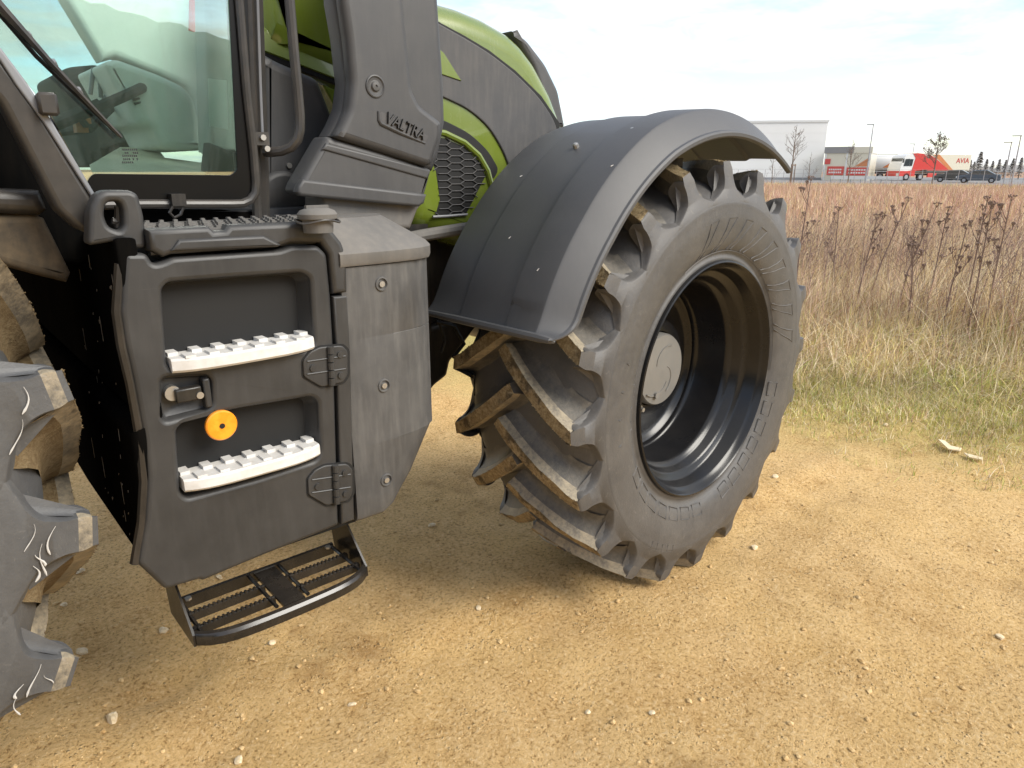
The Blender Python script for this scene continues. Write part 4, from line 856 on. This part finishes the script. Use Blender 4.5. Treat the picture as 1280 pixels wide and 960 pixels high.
# ------------------------------------------------------------------ meadow: blades built as real strips
def flat(name, c, tr=.25):
    m = bpy.data.materials.new(name); m.use_nodes = True; t = m.node_tree; p = t.nodes['Principled BSDF']
    oi = noise(t, objco(t), 1.5, 3); L(t, mixc(t, ramp(t, oi, [(.3, 0), (.7, 1)]), tuple(x*.8 for x in c), tuple(min(1, x*1.15) for x in c)), p.inputs['Base Color'])
    p.inputs['Roughness'].default_value = .8; p.inputs['Specular IOR Level'].default_value = .2; MT[name] = m
    return name
GM = [flat('straw_pale', (.78, .66, .45)), flat('straw_gold', (.70, .53, .27)), flat('straw_brown', (.42, .28, .18)), flat('dry_reddish', (.58, .36, .28)), flat('stalk_dark', (.225, .155, .125)), flat('grass_yellow', (.60, .54, .17)), flat('grass_green', (.32, .38, .09))]
def blades(name, pos, h, lean_sd, w, pal, seg=3, droop=.35, wind=0):
    n = len(pos); pos = np.asarray(pos); az = rng.uniform(0, 2*np.pi, n); ln = np.abs(rng.normal(0, lean_sd, n)); la = rng.uniform(0, 2*np.pi, n)
    side = np.stack([np.cos(az), np.sin(az), np.zeros(n)], 1)*w[:, None]*.5; ld = np.stack([np.cos(la), np.sin(la)], 1); ld = ld + np.array([RT[0], RT[1]])*wind
    vs = np.zeros((n, 2*seg+1, 3))
    for k in range(seg+1):
        q = k/seg; off = ld*(ln*h*(q**1.7))[:, None]; zz_ = h*q*(1-droop*np.minimum(ln, 1.2)*q*.6)
        c = np.concatenate([pos[:, :2]+off, (pos[:, 2]+zz_)[:, None]], 1); ww = (1-q*.75)
        if k < seg: vs[:, 2*k] = c-side*ww; vs[:, 2*k+1] = c+side*ww
        else: vs[:, 2*k] = c
    m_ = 2*seg+1; base = np.arange(n)*m_; fq = []
    quads = np.concatenate([np.stack([base+2*k, base+2*k+1, base+2*k+3, base+2*k+2], 1) for k in range(seg-1)]) if seg > 1 else np.zeros((0, 4), int)
    tris = np.stack([base+2*(seg-1), base+2*(seg-1)+1, base+2*seg], 1)
    me = bpy.data.meshes.new(name); nl = quads.size+tris.size; nf = len(quads)+len(tris)
    me.vertices.add(n*m_); me.vertices.foreach_set('co', vs.reshape(-1)); me.loops.add(nl); me.polygons.add(nf)
    me.loops.foreach_set('vertex_index', np.concatenate([quads.reshape(-1), tris.reshape(-1)]).astype(np.int32))
    st = np.concatenate([np.arange(len(quads))*4, quads.size+np.arange(len(tris))*3]).astype(np.int32); me.polygons.foreach_set('loop_start', st)
    o = link(name, me, GM); mi = np.concatenate([np.tile(pal, seg-1), pal]) if seg > 1 else pal
    me.polygons.foreach_set('material_index', mi.astype(np.int32)); me.update(); me.validate(); o['kind'] = 'stuff'; return o
def cloud(n, d0, d1, a0, a1, pw=1.0):
    """points spread over a ring sector around the lens: bearings in degrees right of the view axis"""
    d = (d0**2+(d1**2-d0**2)*rng.random(n)**pw)**.5; a = np.radians(HEAD-rng.uniform(a0, a1, n)); return np.stack([d*np.cos(a), d*np.sin(a)], 1)
def patch(P, sc, seed):
    r = np.random.default_rng(seed).random((128, 128)); u, v = P[:, 0]*sc+500, P[:, 1]*sc+500; i, j = np.floor(u).astype(int), np.floor(v).astype(int); fu, fv = u-i, v-j
    fu, fv = fu*fu*(3-2*fu), fv*fv*(3-2*fv); g = lambda a, b: r[a % 128, b % 128]
    return (g(i, j)*(1-fu)+g(i+1, j)*fu)*(1-fv)+(g(i, j+1)*(1-fu)+g(i+1, j+1)*fu)*fv
def lift(P): return np.concatenate([P, np.array([[gz(x, y)] for x, y in P])], 1)
def choose(n, w): return rng.choice(len(w), n, p=np.array(w)/sum(w))
# short sparse grass at the verge
P = cloud(150000, 3.7, 8.2, 8, 48); s_ = P[:, 0]+.41*P[:, 1]; k = (s_+1.1*(patch(P, 2.2, 5)-.5)+.6*(patch(P, 9, 6)-.5) > 4.30+1.05*rng.random(len(P))**.8) & (s_ < 6.6); P = P[k]
h = rng.uniform(.015, .07, len(P))*(1+np.clip(P[:, 0]+.41*P[:, 1]-5.0, 0, 2)*.9); pal = choose(len(P), (.24, .22, .06, .02, .01, .27, .18))
blades('verge_grass', lift(P), h, 1.0, rng.uniform(.0025, .005, len(P)), pal, 2)
# knee-high grass in front, tall dry growth behind
P = cloud(52000, 5.2, 10, 10, 48); s_ = P[:, 0]+.41*P[:, 1]+.5*(patch(P, 1.7, 8)-.5); k = s_ > 5.75+.35*rng.random(len(P)); P = P[k]; s_ = s_[k]
g = patch(P, 1.3, 9); h = rng.uniform(.14, .42, len(P))*np.clip(.55+(s_-5.9)*.6, .5, 1.2)
pal = np.where(g > .62, choose(len(P), (.26, .20, .04, .01, .01, .28, .20)), choose(len(P), (.36, .32, .14, .05, .02, .09, .02)))
blades('meadow_grass', lift(P), h, .95, rng.uniform(.003, .008, len(P)), pal, 4, .5, .3)
P = cloud(64000, 6.4, 17, 10, 46, 1.25); s_ = P[:, 0]+.41*P[:, 1]+1.2*(patch(P, .9, 12)-.5); k = s_ > 6.9+.8*rng.random(len(P)); P = P[k]
g = patch(P, .8, 13); h = rng.uniform(.45, .98, len(P))*(.65+.45*patch(P, .6, 14)); dd_ = np.hypot(P[:, 0], P[:, 1])
pal = np.where(g > .55, choose(len(P), (.22, .20, .26, .18, .12, .01, 0)), choose(len(P), (.42, .30, .12, .10, .05, .01, 0)))
pal = np.where((dd_ > 11) & (rng.random(len(P)) < .6), choose(len(P), (.12, .12, .28, .42, .06, 0, 0)), pal)
blades('tall_dry_grass', lift(P), h, .75, rng.uniform(.0025, .008, len(P)), pal, 3, .3, .5)
# a thicket of dead branching stems among the tall grass, too many to count
P = cloud(1000, 7, 15, 10, 44, 1.2); s_ = P[:, 0]+.41*P[:, 1]; P = P[(s_ > 7.4) & (patch(P, .7, 21) > .35)]; mb = MB(); r = random.Random(3)
for (x, y) in P:
    z = gz(x, y); H_ = r.uniform(.5, 1.02); tx, ty_ = r.gauss(0, .12), r.gauss(0, .12); b = Vector((x, y, z)); tp_ = b+Vector((tx, ty_, H_)); mb.tube([b, b.lerp(tp_, .5)+Vector((r.gauss(0, .02), r.gauss(0, .02), 0)), tp_], [.0042, .0032, .0018], 3, cap=False)
    for _ in range(r.randint(3, 7)):
        q = b.lerp(tp_, r.uniform(.35, .95)); e = q+Vector((r.gauss(0, .07), r.gauss(0, .07), r.uniform(.03, .16))); mb.tube([q, e], [.0022, .0014], 3, cap=False)
        if r.random() < .6: mb.tube([e-Vector((0, 0, .006)), e+Vector((0, 0, .010))], [.007, .004], 4, cap=False)
mb.build('dead_stems', 'stalk_dark')['kind'] = 'stuff'
P = cloud(42000, 15, 62, 12, 44, 1.0); h = rng.uniform(.35, .85, len(P)); pal = choose(len(P), (.18, .14, .16, .49, .02, .01, 0))
blades('far_meadow', lift(P), h, .35, rng.uniform(.012, .035, len(P)), pal, 2, .2)
P = cloud(9000, 62, 84, 10, 44); h = rng.uniform(.10, .28, len(P)); pal = choose(len(P), (.2, .2, .05, .03, 0, .32, .20))
blades('mown_strip', lift(P), h, .4, rng.uniform(.04, .10, len(P)), pal, 2, .2)
# individual dried umbels standing above the meadow
def weed(px_, ptop, D, label, seed, lean=0.0):
    r = random.Random(seed); b = far(px_, D); zt = farz(ptop, px_, D); b.z = gz(b.x, b.y)
    t = empty('dried_weed', b, label, 'dried weed', 'dark dried weeds standing above the meadow'); H_ = zt-b.z
    mb = MB(); side = Vector((RT[0], RT[1], 0)); tops = []
    top = side*lean*H_ + Vector((0, 0, H_)); mid = side*lean*H_*.35+Vector((r.uniform(-.03, .03), 0, H_*.5)); mb.tube([(0, 0, 0), mid, top], [.009, .007, .004], 5)
    tops.append((top, .038))
    for k in range(r.randint(4, 7)):
        q = r.uniform(.45, .92); p0 = mid.lerp(top, (q-.5)*2) if q > .5 else Vector((0, 0, 0)).lerp(mid, q*2); a = r.uniform(0, 6.28); l = r.uniform(.08, .2)*(1.2-q*.5)
        p1 = p0+Vector((math.cos(a)*l*.55, math.sin(a)*l*.55, l)); mb.tube([p0, p0.lerp(p1, .5)+Vector((0, 0, -.01)), p1], [.004, .003, .0025], 4); tops.append((p1, r.uniform(.012, .03)))
    mb.build('stem', 'stalk_dark', t); hb = MB()
    for (c, s2) in tops:
        for k in range(12):
            a, e = r.uniform(0, 6.28), r.uniform(.1, 1)**.5*s2; q = c+Vector((math.cos(a)*e, math.sin(a)*e, .03-e*.3+r.uniform(-.008, .008))); hb.tube([c-Vector((0, 0, .02)), q], .0012, 3, cap=False)
            mtx = Matrix.Translation(q) @ Matrix.Rotation(r.uniform(0, 3), 4, Vector((r.random(), r.random(), r.random()+.1)).normalized()); hb.box((-.005, -.005, -.004), (.005, .005, .004), 0, mtx)
    hb.build('seed_head', 'stalk_dark', t)['kind'] = 'stuff'
for i, (x, y, D, lab, ln) in enumerate(((1012, 224, 8.2, 'tall dark dried weed standing beside the top of the front tyre', .02), (1106, 250, 7.8, 'leaning dark weed with one bushy head left of the meadow centre', .22), (1146, 257, 7.6, 'leaning dark weed with a cluster of flat heads under the parked cars', .20),
    (1091, 271, 7.4, 'short dark weed with a ragged head below the red lorry', .1), (1188, 262, 8.0, 'thin dried weed right of the flat headed cluster', .04), (1238, 250, 7.2, 'thick upright dark weed left of the pair at the right edge', .02), (1249, 256, 7.0, 'upright dark weed squeezed between two taller weeds', .0), (1270, 249, 6.9, 'tallest dark weed at the right edge of the meadow', .01), (1062, 262, 8.4, 'slim dried weed standing right of the tyre shoulder', -.05), (1214, 285, 7.0, 'low dark weed in front of the lamp posts', .05), (1168, 300, 7.0, 'low branching dark weed in the meadow middle', -.08))):
    weed(x, y, D, lab, 100+i, ln)
# ------------------------------------------------------------------ far side: road, warehouse, depot, lorries, cars, lamps, fence, trees
m, t, p = mat('asphalt'); L(t, mixc(t, noise(t, objco(t), 3, 5), (.16, .155, .15), (.24, .235, .23)), p.inputs['Base Color']); p.inputs['Roughness'].default_value = .9; MT['asphalt'] = m
a, b = far(560, 88), far(1500, 88); d = (b-a).normalized(); nrm = Vector((-d.y, d.x, 0)); nrm = nrm if nrm.dot(Vector((FW[0], FW[1], 0))) > 0 else -nrm
q = [a-d*40, b+d*60, b+d*60+nrm*75, a-d*40+nrm*75]; mb = MB(); mb.add([(v.x, v.y, .02) for v in q], [(0, 1, 2, 3)]); o = mb.build('road', 'asphalt'); o['kind'] = 'structure'
KF = 1/((915/875)*875)                                # metres per photo pixel per metre of depth, roughly
def frame_at(px_, D, yaw=0.0):
    """a thing's own axes: x to the right across the view, y away, turned by yaw degrees"""
    v = far(px_, D); return v, math.atan2(v.y, v.x)-math.pi/2+R(yaw)
def box_(mb, x0, x1, y0, y1, z0, z1, mi=0): mb.box((x0, y0, z0), (x1, y1, z1), mi)
# warehouse: right corner at 1032, runs away to the left behind the tractor
cpos, rz = frame_at(1028, 118, 14); wh = empty('warehouse', cpos, 'large pale windowless warehouse with flat roof behind the meadow', 'warehouse', None, rz); HT = farz(150, 1031, 118)
mb = MB(); box_(mb, -30, 0, 0, 40, -.5, HT-.3); mb.build('wall', 'pale', wh)
for k in range(7): mb = MB(); box_(mb, -30, -.05, -.03, .0, .35+k*1.25, 1.57+k*1.25); mb.build('wall_panel', 'pale', wh) if .3+k*1.25+1.2 < HT-.3 else None
mb = MB(); box_(mb, -30.1, .12, -.12, 40.1, HT-.3, HT); mb.build('roof_edge', 'white_paint', wh)
mb = MB(); box_(mb, -30, .0, -.06, 0, -.5, .32); mb.build('plinth', 'galv', wh)
# depot box with red sign boards
cpos, rz = frame_at(1029, 112, -8); dp = empty('depot_building', cpos, 'cream depot building with grey fascia and red sign boards beside the warehouse', 'building', None, rz); S1 = 112*.92/915; DW = 51*S1*1.02
z1 = farz(184, 1050, 112)
mb = MB(); box_(mb, 0, DW, 0, 9, -.2, z1-.8); mb.build('wall', 'cream', dp); mb = MB(); box_(mb, -.1, DW*.62, -.15, 9.1, z1-.8, z1+.05); mb.build('fascia', 'paleroof', dp); mb = MB(); box_(mb, DW*.62, DW+.1, -.12, 9.1, z1-.8, z1); mb.build('fascia', 'cream', dp)
for (xa, xb, za, zb) in ((.02, .14, 2.2, 2.9), (.09, .46, .75, 1.9), (.52, .98, .7, 1.75)):
    mb = MB(); box_(mb, DW*xa, DW*xb, -.10, -.005, za, zb); s_ = mb.build('sign_board', 'red', dp)
    for q in range(2):
        mb = MB(); x0, w_ = DW*xa+.25, DW*(xb-xa)-.5
        for u in range(7): 
            if w_ > 1: box_(mb, x0+w_*u/7, x0+w_*(u+.7)/7, -.108, -.1005, za+.25+q*.38, za+.45+q*.38)
        if w_ > 1: mb.build('sign_lettering', 'white_paint', s_)
mb = MB(); box_(mb, DW*.5, DW*.98, -.04, -.003, 1.85, 3.3); mb.build('wall_poster', 'cream', dp)
mb = MB(); mb.add([(DW*.68, -.05, 1.9), (DW*.98, -.05, 1.9), (DW*.98, -.05, 3.1)], [(0, 1, 2)]); mb.build('poster_wedge', 'orange', dp)
for x in (.15, DW*.49, DW-.15): mb = MB(); box_(mb, x-.1, x+.1, -.06, -.0, -.2, z1-.8); mb.build('corner_post', 'white_paint', dp)
def wheel(par, x, y, r, w=.28, m_='gap'):
    mb = MB(); mb.tube([(x, y, r), (x, y+w, r)], r, 18); tyre = mb.build('wheel', m_, par); mb = MB(); mb.tube([(x, y-.015, r), (x, y+.02, r)], r*.55, 14); mb.build('rim', 'galv', tyre)
# tanker trailer with a rounded pale tank
cpos, rz = frame_at(1082, 122, 12); tt = empty('tanker_trailer', cpos, 'pale rounded tanker trailer parked between the depot building and red lorry', 'trailer', None, rz)
def tank_body(L_, w, z0, z1):
    V = []; F = []; n = 20; sec = []
    for i in range(n): a_ = 2*math.pi*i/n; sec.append((math.copysign(abs(math.cos(a_))**.7, math.cos(a_))*w/2+w/2, math.copysign(abs(math.sin(a_))**.7, math.sin(a_))*(z1-z0)/2+(z0+z1)/2))
    for j, (x, k) in enumerate(((0, .7), (.12, .93), (.3, 1), (L_-.3, 1), (L_-.12, .93), (L_, .7))):
        for (y, z) in sec: V.append((x, w/2+(y-w/2)*k, (z0+z1)/2+(z-(z0+z1)/2)*k))
    for j in range(5): F += [(j*n+i, j*n+(i+1) % n, (j+1)*n+(i+1) % n, (j+1)*n+i) for i in range(n)]
    F += [tuple(range(n))[::-1], tuple(range(5*n, 6*n))]; mb = MB(); mb.add(V, F); return mb
tank_body(5.2, 2.4, 1.2, 3.55).build('tank', 'white_paint', tt)
mb = MB(); box_(mb, -.2, 5.6, .3, 2.1, .85, 1.15); mb.build('chassis', 'carblack', tt)
mb = MB(); mb.tube([(1.5, .3, 3.62), (4.2, .3, 3.62)], .04, 6); mb.tube([(1.5, .3, 3.5), (1.5, .3, 3.64)], .03, 6); mb.tube([(4.2, .3, 3.5), (4.2, .3, 3.64)], .03, 6); mb.build('top_rail', 'galv', tt)
mb = MB(); mb.add([(2.3, -.02, 1.75), (3.3, -.02, 2.45), (4.6, -.02, 1.75)], [(0, 2, 1)]); mb.add([(2.3, -.0, 1.75), (3.3, -.0, 2.45), (4.6, -.0, 1.75)], [(0, 1, 2)]); mb.build('painted_wedge', 'orange', tt)
for x in (.9, 2.1, 3.3): wheel(tt, x, -.02, .5)
# red lorry, cab to the left
cpos, rz = frame_at(1125, 114, 40); lo = empty('lorry', cpos, 'red and white articulated tanker lorry parked facing left', 'lorry', None, rz)
cabp = [(0.0, .75), (0.0, 1.5), (.16, 2.05), (.42, 3.0), (.75, 3.35), (1.6, 3.55), (2.35, 3.6), (2.42, .75)]
def prism(pts, y0, y1, mi=0):
    n = len(pts); mb = MB(); mb.add([(x, y0, z) for x, z in pts]+[(x, y1, z) for x, z in pts], [tuple(range(n))[::-1], tuple(range(n, 2*n))]+[(i, (i+1) % n, (i+1) % n+n, i+n) for i in range(n)], mi); return mb
prism(cabp, 0, 2.45).build('cab_body', 'white_paint', lo)
prism([(-.02, .6), (-.02, 1.3), (1.2, 1.28), (2.45, 1.45), (2.45, .6)], -.03, 2.48).build('cab_skirt', 'red', lo)
prism([(1.9, 1.4), (2.2, 3.0), (1.75, 3.58), (2.45, 3.64), (3.4, 3.55), (4.6, 2.6), (4.6, 1.5), (2.4, 1.3)], -.035, 2.49).build('side_fairing', 'red', lo)
prism([(.5, 1.95), (.68, 2.85), (1.35, 2.9), (1.35, 1.95)], -.045, .1).build('side_window', 'carglass', lo)
prism([(1.42, 1.95), (1.42, 2.85), (1.9, 2.85), (1.8, 1.95)], -.045, .1).build('side_window', 'carglass', lo)
prism([(.10, 1.75), (.14, 1.75), (.44, 2.95), (.40, 2.97)], .2, 2.25).build('windscreen', 'carglass', lo)
prism([(.05, 2.35), (.2, 2.4), (.2, 2.95), (.05, 2.9)], -.35, -.2).build('mirror', 'carblack', lo)
prism([(-.04, .65), (.02, .65), (.02, 1.0), (-.04, 1.0)], .1, .55).build('headlight', 'white_paint', lo)
mb = MB(); box_(mb, 1.0, 11.6, .3, 2.2, .7, .98); mb.build('chassis', 'carblack', lo)
tb = MB(); box_(tb, 4.3, 11.4, 0, 2.45, 1.25, 3.62); o = tb.build('trailer_body', 'cream', lo); mo = o.modifiers.new('soft', 'BEVEL'); mo.width = .18; mo.segments = 3
prism([(4.35, 1.35), (4.35, 3.45), (5.4, 3.0), (7.6, 1.6), (7.9, 1.35)], -.02, -.004).build('painted_swoosh', 'red', lo)
prism([(5.0, 3.45), (6.0, 3.45), (8.6, 1.4), (7.9, 1.4), (5.6, 3.0)], -.018, -.003).build('painted_swoosh', 'orange', lo)
mb = MB(); box_(mb, 4.3, 11.4, -.01, 2.46, 1.02, 1.22); mb.build('side_rail', 'carblack', lo)
te = bpy.data.curves.new('letters', 'FONT'); te.body = 'AVIA'; te.size = .95; te.extrude = .01; tmp = bpy.data.objects.new('tmp', te); COL.objects.link(tmp); me = bpy.data.meshes.new_from_object(tmp.evaluated_get(bpy.context.evaluated_depsgraph_get())); bpy.data.objects.remove(tmp)
me.transform(Matrix.Translation((8.9, -.02, 2.35)) @ Matrix.Rotation(math.pi/2, 4, 'X')); me.materials.clear(); link('trailer_lettering', me, 'red', lo)
for x in (1.15, 3.4, 8.6, 9.7, 10.8): wheel(lo, x, -.03, .5)
mb = MB(); box_(mb, 4.6, 6.0, .0, .2, .45, 1.0); mb.build('red_locker', 'red', lo)
def car(px_, D, yaw, m_, label):
    cpos, rz = frame_at(px_, D, yaw); c = empty('parked_car', cpos, label, 'car', 'dark cars parked in front of the lorry', rz)
    body = [(0, .35), (-.03, .62), (.1, .80), (.9, .92), (1.55, 1.40), (2.9, 1.45), (3.7, 1.02), (4.25, .92), (4.3, .4), (4.2, .3), (.15, .3)]
    o = prism(body, 0, 1.75).build('body', m_, c); mo = o.modifiers.new('soft', 'BEVEL'); mo.width = .06; mo.segments = 2
    prism([(1.1, .95), (1.62, 1.34), (2.2, 1.37), (2.2, .95)], -.012, .05).build('side_window', 'carglass', c); prism([(2.28, .95), (2.28, 1.37), (2.85, 1.38), (3.5, 1.02), (3.5, .95)], -.012, .05).build('side_window', 'carglass', c)
    prism([(.98, .95), (1.02, .93), (1.6, 1.36), (1.56, 1.39)], .15, 1.6).build('windscreen', 'carglass', c); prism([(-.04, .6), (.1, .6), (.1, .74), (-.01, .74)], -.01, .3).build('headlight', 'white_paint', c)
    for x in (.8, 3.45): wheel(c, x, -.03, .32, .2)
car(1168, 103, -6, 'carblack', 'dark estate car parked right below the lorry trailer'); car(1197, 98, -4, 'carblue', 'blue grey hatchback parked at the right end of the cars')
# lamps
def lamp(px_, pbot, ptop, D, label, arm=-1):
    b = far(px_, D, 0); H_ = farz(ptop, px_, D); t = empty('street_lamp', b, label, 'street lamp', 'street lamps along the far road', math.atan2(b.y, b.x)-math.pi/2)
    mb = MB(); mb.tube([(0, 0, -.2), (0, 0, H_*.5), (0, 0, H_)], [.075, .06, .045], 10); mb.build('pole', 'galv', t)
    mb = MB(); box_(mb, -.62 if arm < 0 else -.05, .08 if arm < 0 else .62, -.10, .10, H_-.03, H_+.05); mb.build('lamp_head', 'galv', t)
    mb = MB(); mb.tube([(0, 0, -.2), (0, 0, .25)], .12, 10); mb.build('foot', 'galv', t)
lamp(1084, 225, 156, 86, 'tall street lamp in front of the pale tanker trailer'); lamp(1138, 200, 180, 135, 'distant small street lamp rising behind the red lorry cab'); lamp(1258, 232, 178, 84, 'street lamp left of the two at the right edge'); lamp(1268, 236, 170, 76, 'tallest street lamp at the far right edge')
# wire fence before the road
A, B = far(880, 80), far(1560, 74); fn = empty('fence', far(1024, 79), 'thin galvanised post and wire fence along the far edge of the meadow', 'fence'); n = 44
for i in range(n+1):
    v = A.lerp(B, i/n)-fn.location; mb = MB(); mb.tube([(v.x, v.y, -.1), (v.x, v.y, 1.5)], .024, 6); mb.build('post', 'galv', fn)
for z in (.35, .75, 1.15, 1.5):
    mb = MB(); a_, b_ = A-fn.location, B-fn.location; mb.tube([(a_.x, a_.y, z), (b_.x, b_.y, z)], .007, 4); mb.build('wire', 'galv', fn)
A, B = far(1040, 90), far(1130, 90); gr_ = empty('guard_rail', A, 'low pale guard rail in front of the tanker trailer', 'guard rail'); b_ = B-A; dr = b_.normalized(); L_ = b_.length
q = Matrix.Rotation(math.atan2(b_.y, b_.x), 4, 'Z'); mb = MB(); mb.box((0, -.03, .45), (L_, .03, .8), 0, q); mb.build('rail', 'white_paint', gr_)
for i in range(8): mb = MB(); mb.box((L_*i/7-.05, .035, -.1), (L_*i/7+.05, .12, .7), 0, q); mb.build('post', 'galv', gr_)
# trees
def bare_tree(px_, ptop, D, label, seed, stakes=False, spread=.35, twig=1.0, leaves=None, lev=4, lowest=.3):
    r = random.Random(seed); b = far(px_, D, 0); b.z = -.02; H_ = farz(ptop, px_, D); t = empty('bare_tree', b, label, 'tree', 'bare trees at the far edge of the meadow'); tr_, cr, lf = MB(), MB(), MB()
    tr_.tube([(0, 0, 0), (.04, 0, H_*.3), (-.03, .02, H_*.62), (.02, 0, H_*.97)], [H_*.013, H_*.011, H_*.007, H_*.002], 7)
    def br(p, d, l, rad, lv):
        q = p+d*l*.5+Vector((r.uniform(-.06, .06), r.uniform(-.06, .06), r.uniform(-.02, .05)))*l; e = p+d*l+Vector((0, 0, .08*l)); cr.tube([p, q, e], [rad, rad*.75, rad*.4], 4, cap=False)
        if leaves and lv <= 1:
            for _ in range(1):
                c = q.lerp(e, r.random())+Vector((r.uniform(-.1, .1), r.uniform(-.1, .1), r.uniform(-.12, .05))); a = Vector((r.uniform(-1, 1), r.uniform(-1, 1), r.uniform(-1, 1))).normalized()*.07; a2 = a.orthogonal().normalized()*.05; lf.add([c-a, c+a2, c+a, c-a2], [(0, 1, 2, 3)])
        if lv == 0: return
        for _ in range(r.randint(2, 4)):
            k = r.uniform(.25, .95); nd = (d+Vector((r.uniform(-.8, .8), r.uniform(-.8, .8), r.uniform(-.2, .7)))).normalized(); br(p+(e-p)*k, nd, l*r.uniform(.4, .65), rad*.55, lv-1)
    for k in range(int(20*twig)):
        q = lowest+(.93-lowest)*k/(20*twig); a = r.uniform(0, 6.28); l = H_*spread*(1.05-q)*r.uniform(.7, 1.2); br(Vector((0, 0, H_*q)), Vector((math.cos(a), math.sin(a), r.uniform(.5, 1.1))).normalized(), l, H_*.0035, lev-1 if l > .5 else 1)
    tr_.build('trunk', 'bark', t); cr.build('crown', 'bark', t)
    if leaves: o = lf.build('leaves', leaves, t); o['kind'] = 'stuff'
    if stakes:
        for dx in (-.28, .32): mb = MB(); mb.tube([(dx, -.1, -.1), (dx*.98, -.08, 1.95)], .04, 6); mb.build('stake', 'bark', t)
        mb = MB(); mb.box((-.32, -.12, 1.82), (.36, -.06, 1.92)); mb.build('cross_bar', 'bark', t)
bare_tree(990, 153, 62, 'young bare tree tied to two wooden stakes before the warehouse', 5, True, .36, 1.0, None, 4, .38)
bare_tree(1062, 170, 80, 'bare young tree in front of the depot building', 6, False, .34, .9, None, 4, .25)
bare_tree(1168, 160, 88, 'sparse tree with some brown leaves behind the red lorry cab', 8, False, .36, 1.2, 'bark', 4, .28)
bare_tree(966, 192, 66, 'low bare shrub beside the staked tree', 9, False, .5, .5, None, 3, .1); bare_tree(1012, 188, 68, 'thin bare sapling right of the staked tree', 10, False, .35, .5, None, 3, .15)
def conifer_mesh(seed, H_, w):
    r = random.Random(seed); cr = MB()
    for k in range(420):
        q = r.random()**.8; z = H_*(.12+.88*q); rad = w*(1-q)**.8*r.uniform(.35, 1)+.05; a = r.uniform(0, 6.28); c = Vector((math.cos(a)*rad, math.sin(a)*rad, z)); s_ = r.uniform(.18, .42)
        d = Vector((math.cos(a), math.sin(a), -.35)).normalized()*s_; e = Vector((-math.sin(a), math.cos(a), r.uniform(-.3, .3))).normalized()*s_*.55; cr.add([c-d, c+e, c+d, c-e], [(0, 1, 2, 3)])
    return cr
protos = []
for k in range(3):
    t = empty('conifer', (0, 0, 0), '', 'tree', 'row of small trees behind the cars'); mb = MB(); mb.tube([(0, 0, -.2), (0, 0, 2.5), (0, 0, 5.2)], [.12, .09, .03], 6); tk_ = mb.build('trunk', 'bark', t); c_ = conifer_mesh(50+k, 5.4, 1.15).build('crown', 'needles', t); protos.append((t, tk_, c_))
used = [False]*3
cl = ('conifer with a pointed spire top just right of the blue car', 'first low dark tree right of the pointed conifer', 'second dark tree between the lorry end and the lamp posts', 'dark tree immediately left of the paired lamp posts', 'dark tree seen between the two right lamp posts', 'dark tree right of the tallest lamp post', 'outermost dark tree at the right edge of the tree row', 'pale hazy conifer behind the lorry trailer end', 'small dark tree between trailer and pointed conifer')
for i, (px_, ptop, D) in enumerate(((1223, 190, 150), (1232, 199, 140), (1240, 201, 142), (1248, 199, 138), (1256, 200, 140), (1265, 198, 136), (1275, 197, 140), (1212, 200, 170), (1217, 202, 146))):
    k = i % 3; t, tk_, c_ = protos[k]; b = far(px_, D, 0); sc = (farz(ptop, px_, D))/5.4
    if not used[k]: o = t; used[k] = True
    else:
        o = t.copy(); COL.objects.link(o)
        for ch in (tk_, c_): q = ch.copy(); COL.objects.link(q); q.parent = o
    o.location = b; o.scale = (sc, sc, sc); o['label'] = cl[i]; o.rotation_euler = (0, 0, i*1.3)
# far wooded skyline and the hills behind the viewer (seen mirrored in the cab glass)
def ridge(name, a0, a1, D, hfun, m_, depth=160, n=160):
    V = []; F = []
    for i in range(n+1):
        a = R(a0+(a1-a0)*i/n); h = hfun(i/n, i)
        for (d, z) in ((D, -1), (D+depth*.35, h*.62), (D+depth, h), (D+depth*2.2, h*.6)): V.append((d*math.cos(a), d*math.sin(a), z))
    for i in range(n):
        for j in range(3): F.append((i*4+j, (i+1)*4+j, (i+1)*4+j+1, i*4+j+1))
    o = mesh(name, V, F, m_, None, 70); o['kind'] = 'structure'; return o
MT['wood'] = plastic('wooded_hill', (.05, .06, .035), .95, (.10, .085, .05), .7, .3, 0, 0, .02)
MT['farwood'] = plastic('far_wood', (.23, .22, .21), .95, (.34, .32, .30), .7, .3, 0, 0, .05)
hs = [random.uniform(-1, 1) for _ in range(400)]
ridge('far_treeline', -25, 45, 420, lambda q, i: 4.0+1.6*hs[i]+1.2*math.sin(q*30), 'farwood', 30, 260)
ridge('hills', 195, 345, 420, lambda q, i: max(45, 172-max(0, q*150+195-274)*3.6)+8*math.sin(q*19+1)+2.0*hs[i], 'wood', 330, 200)
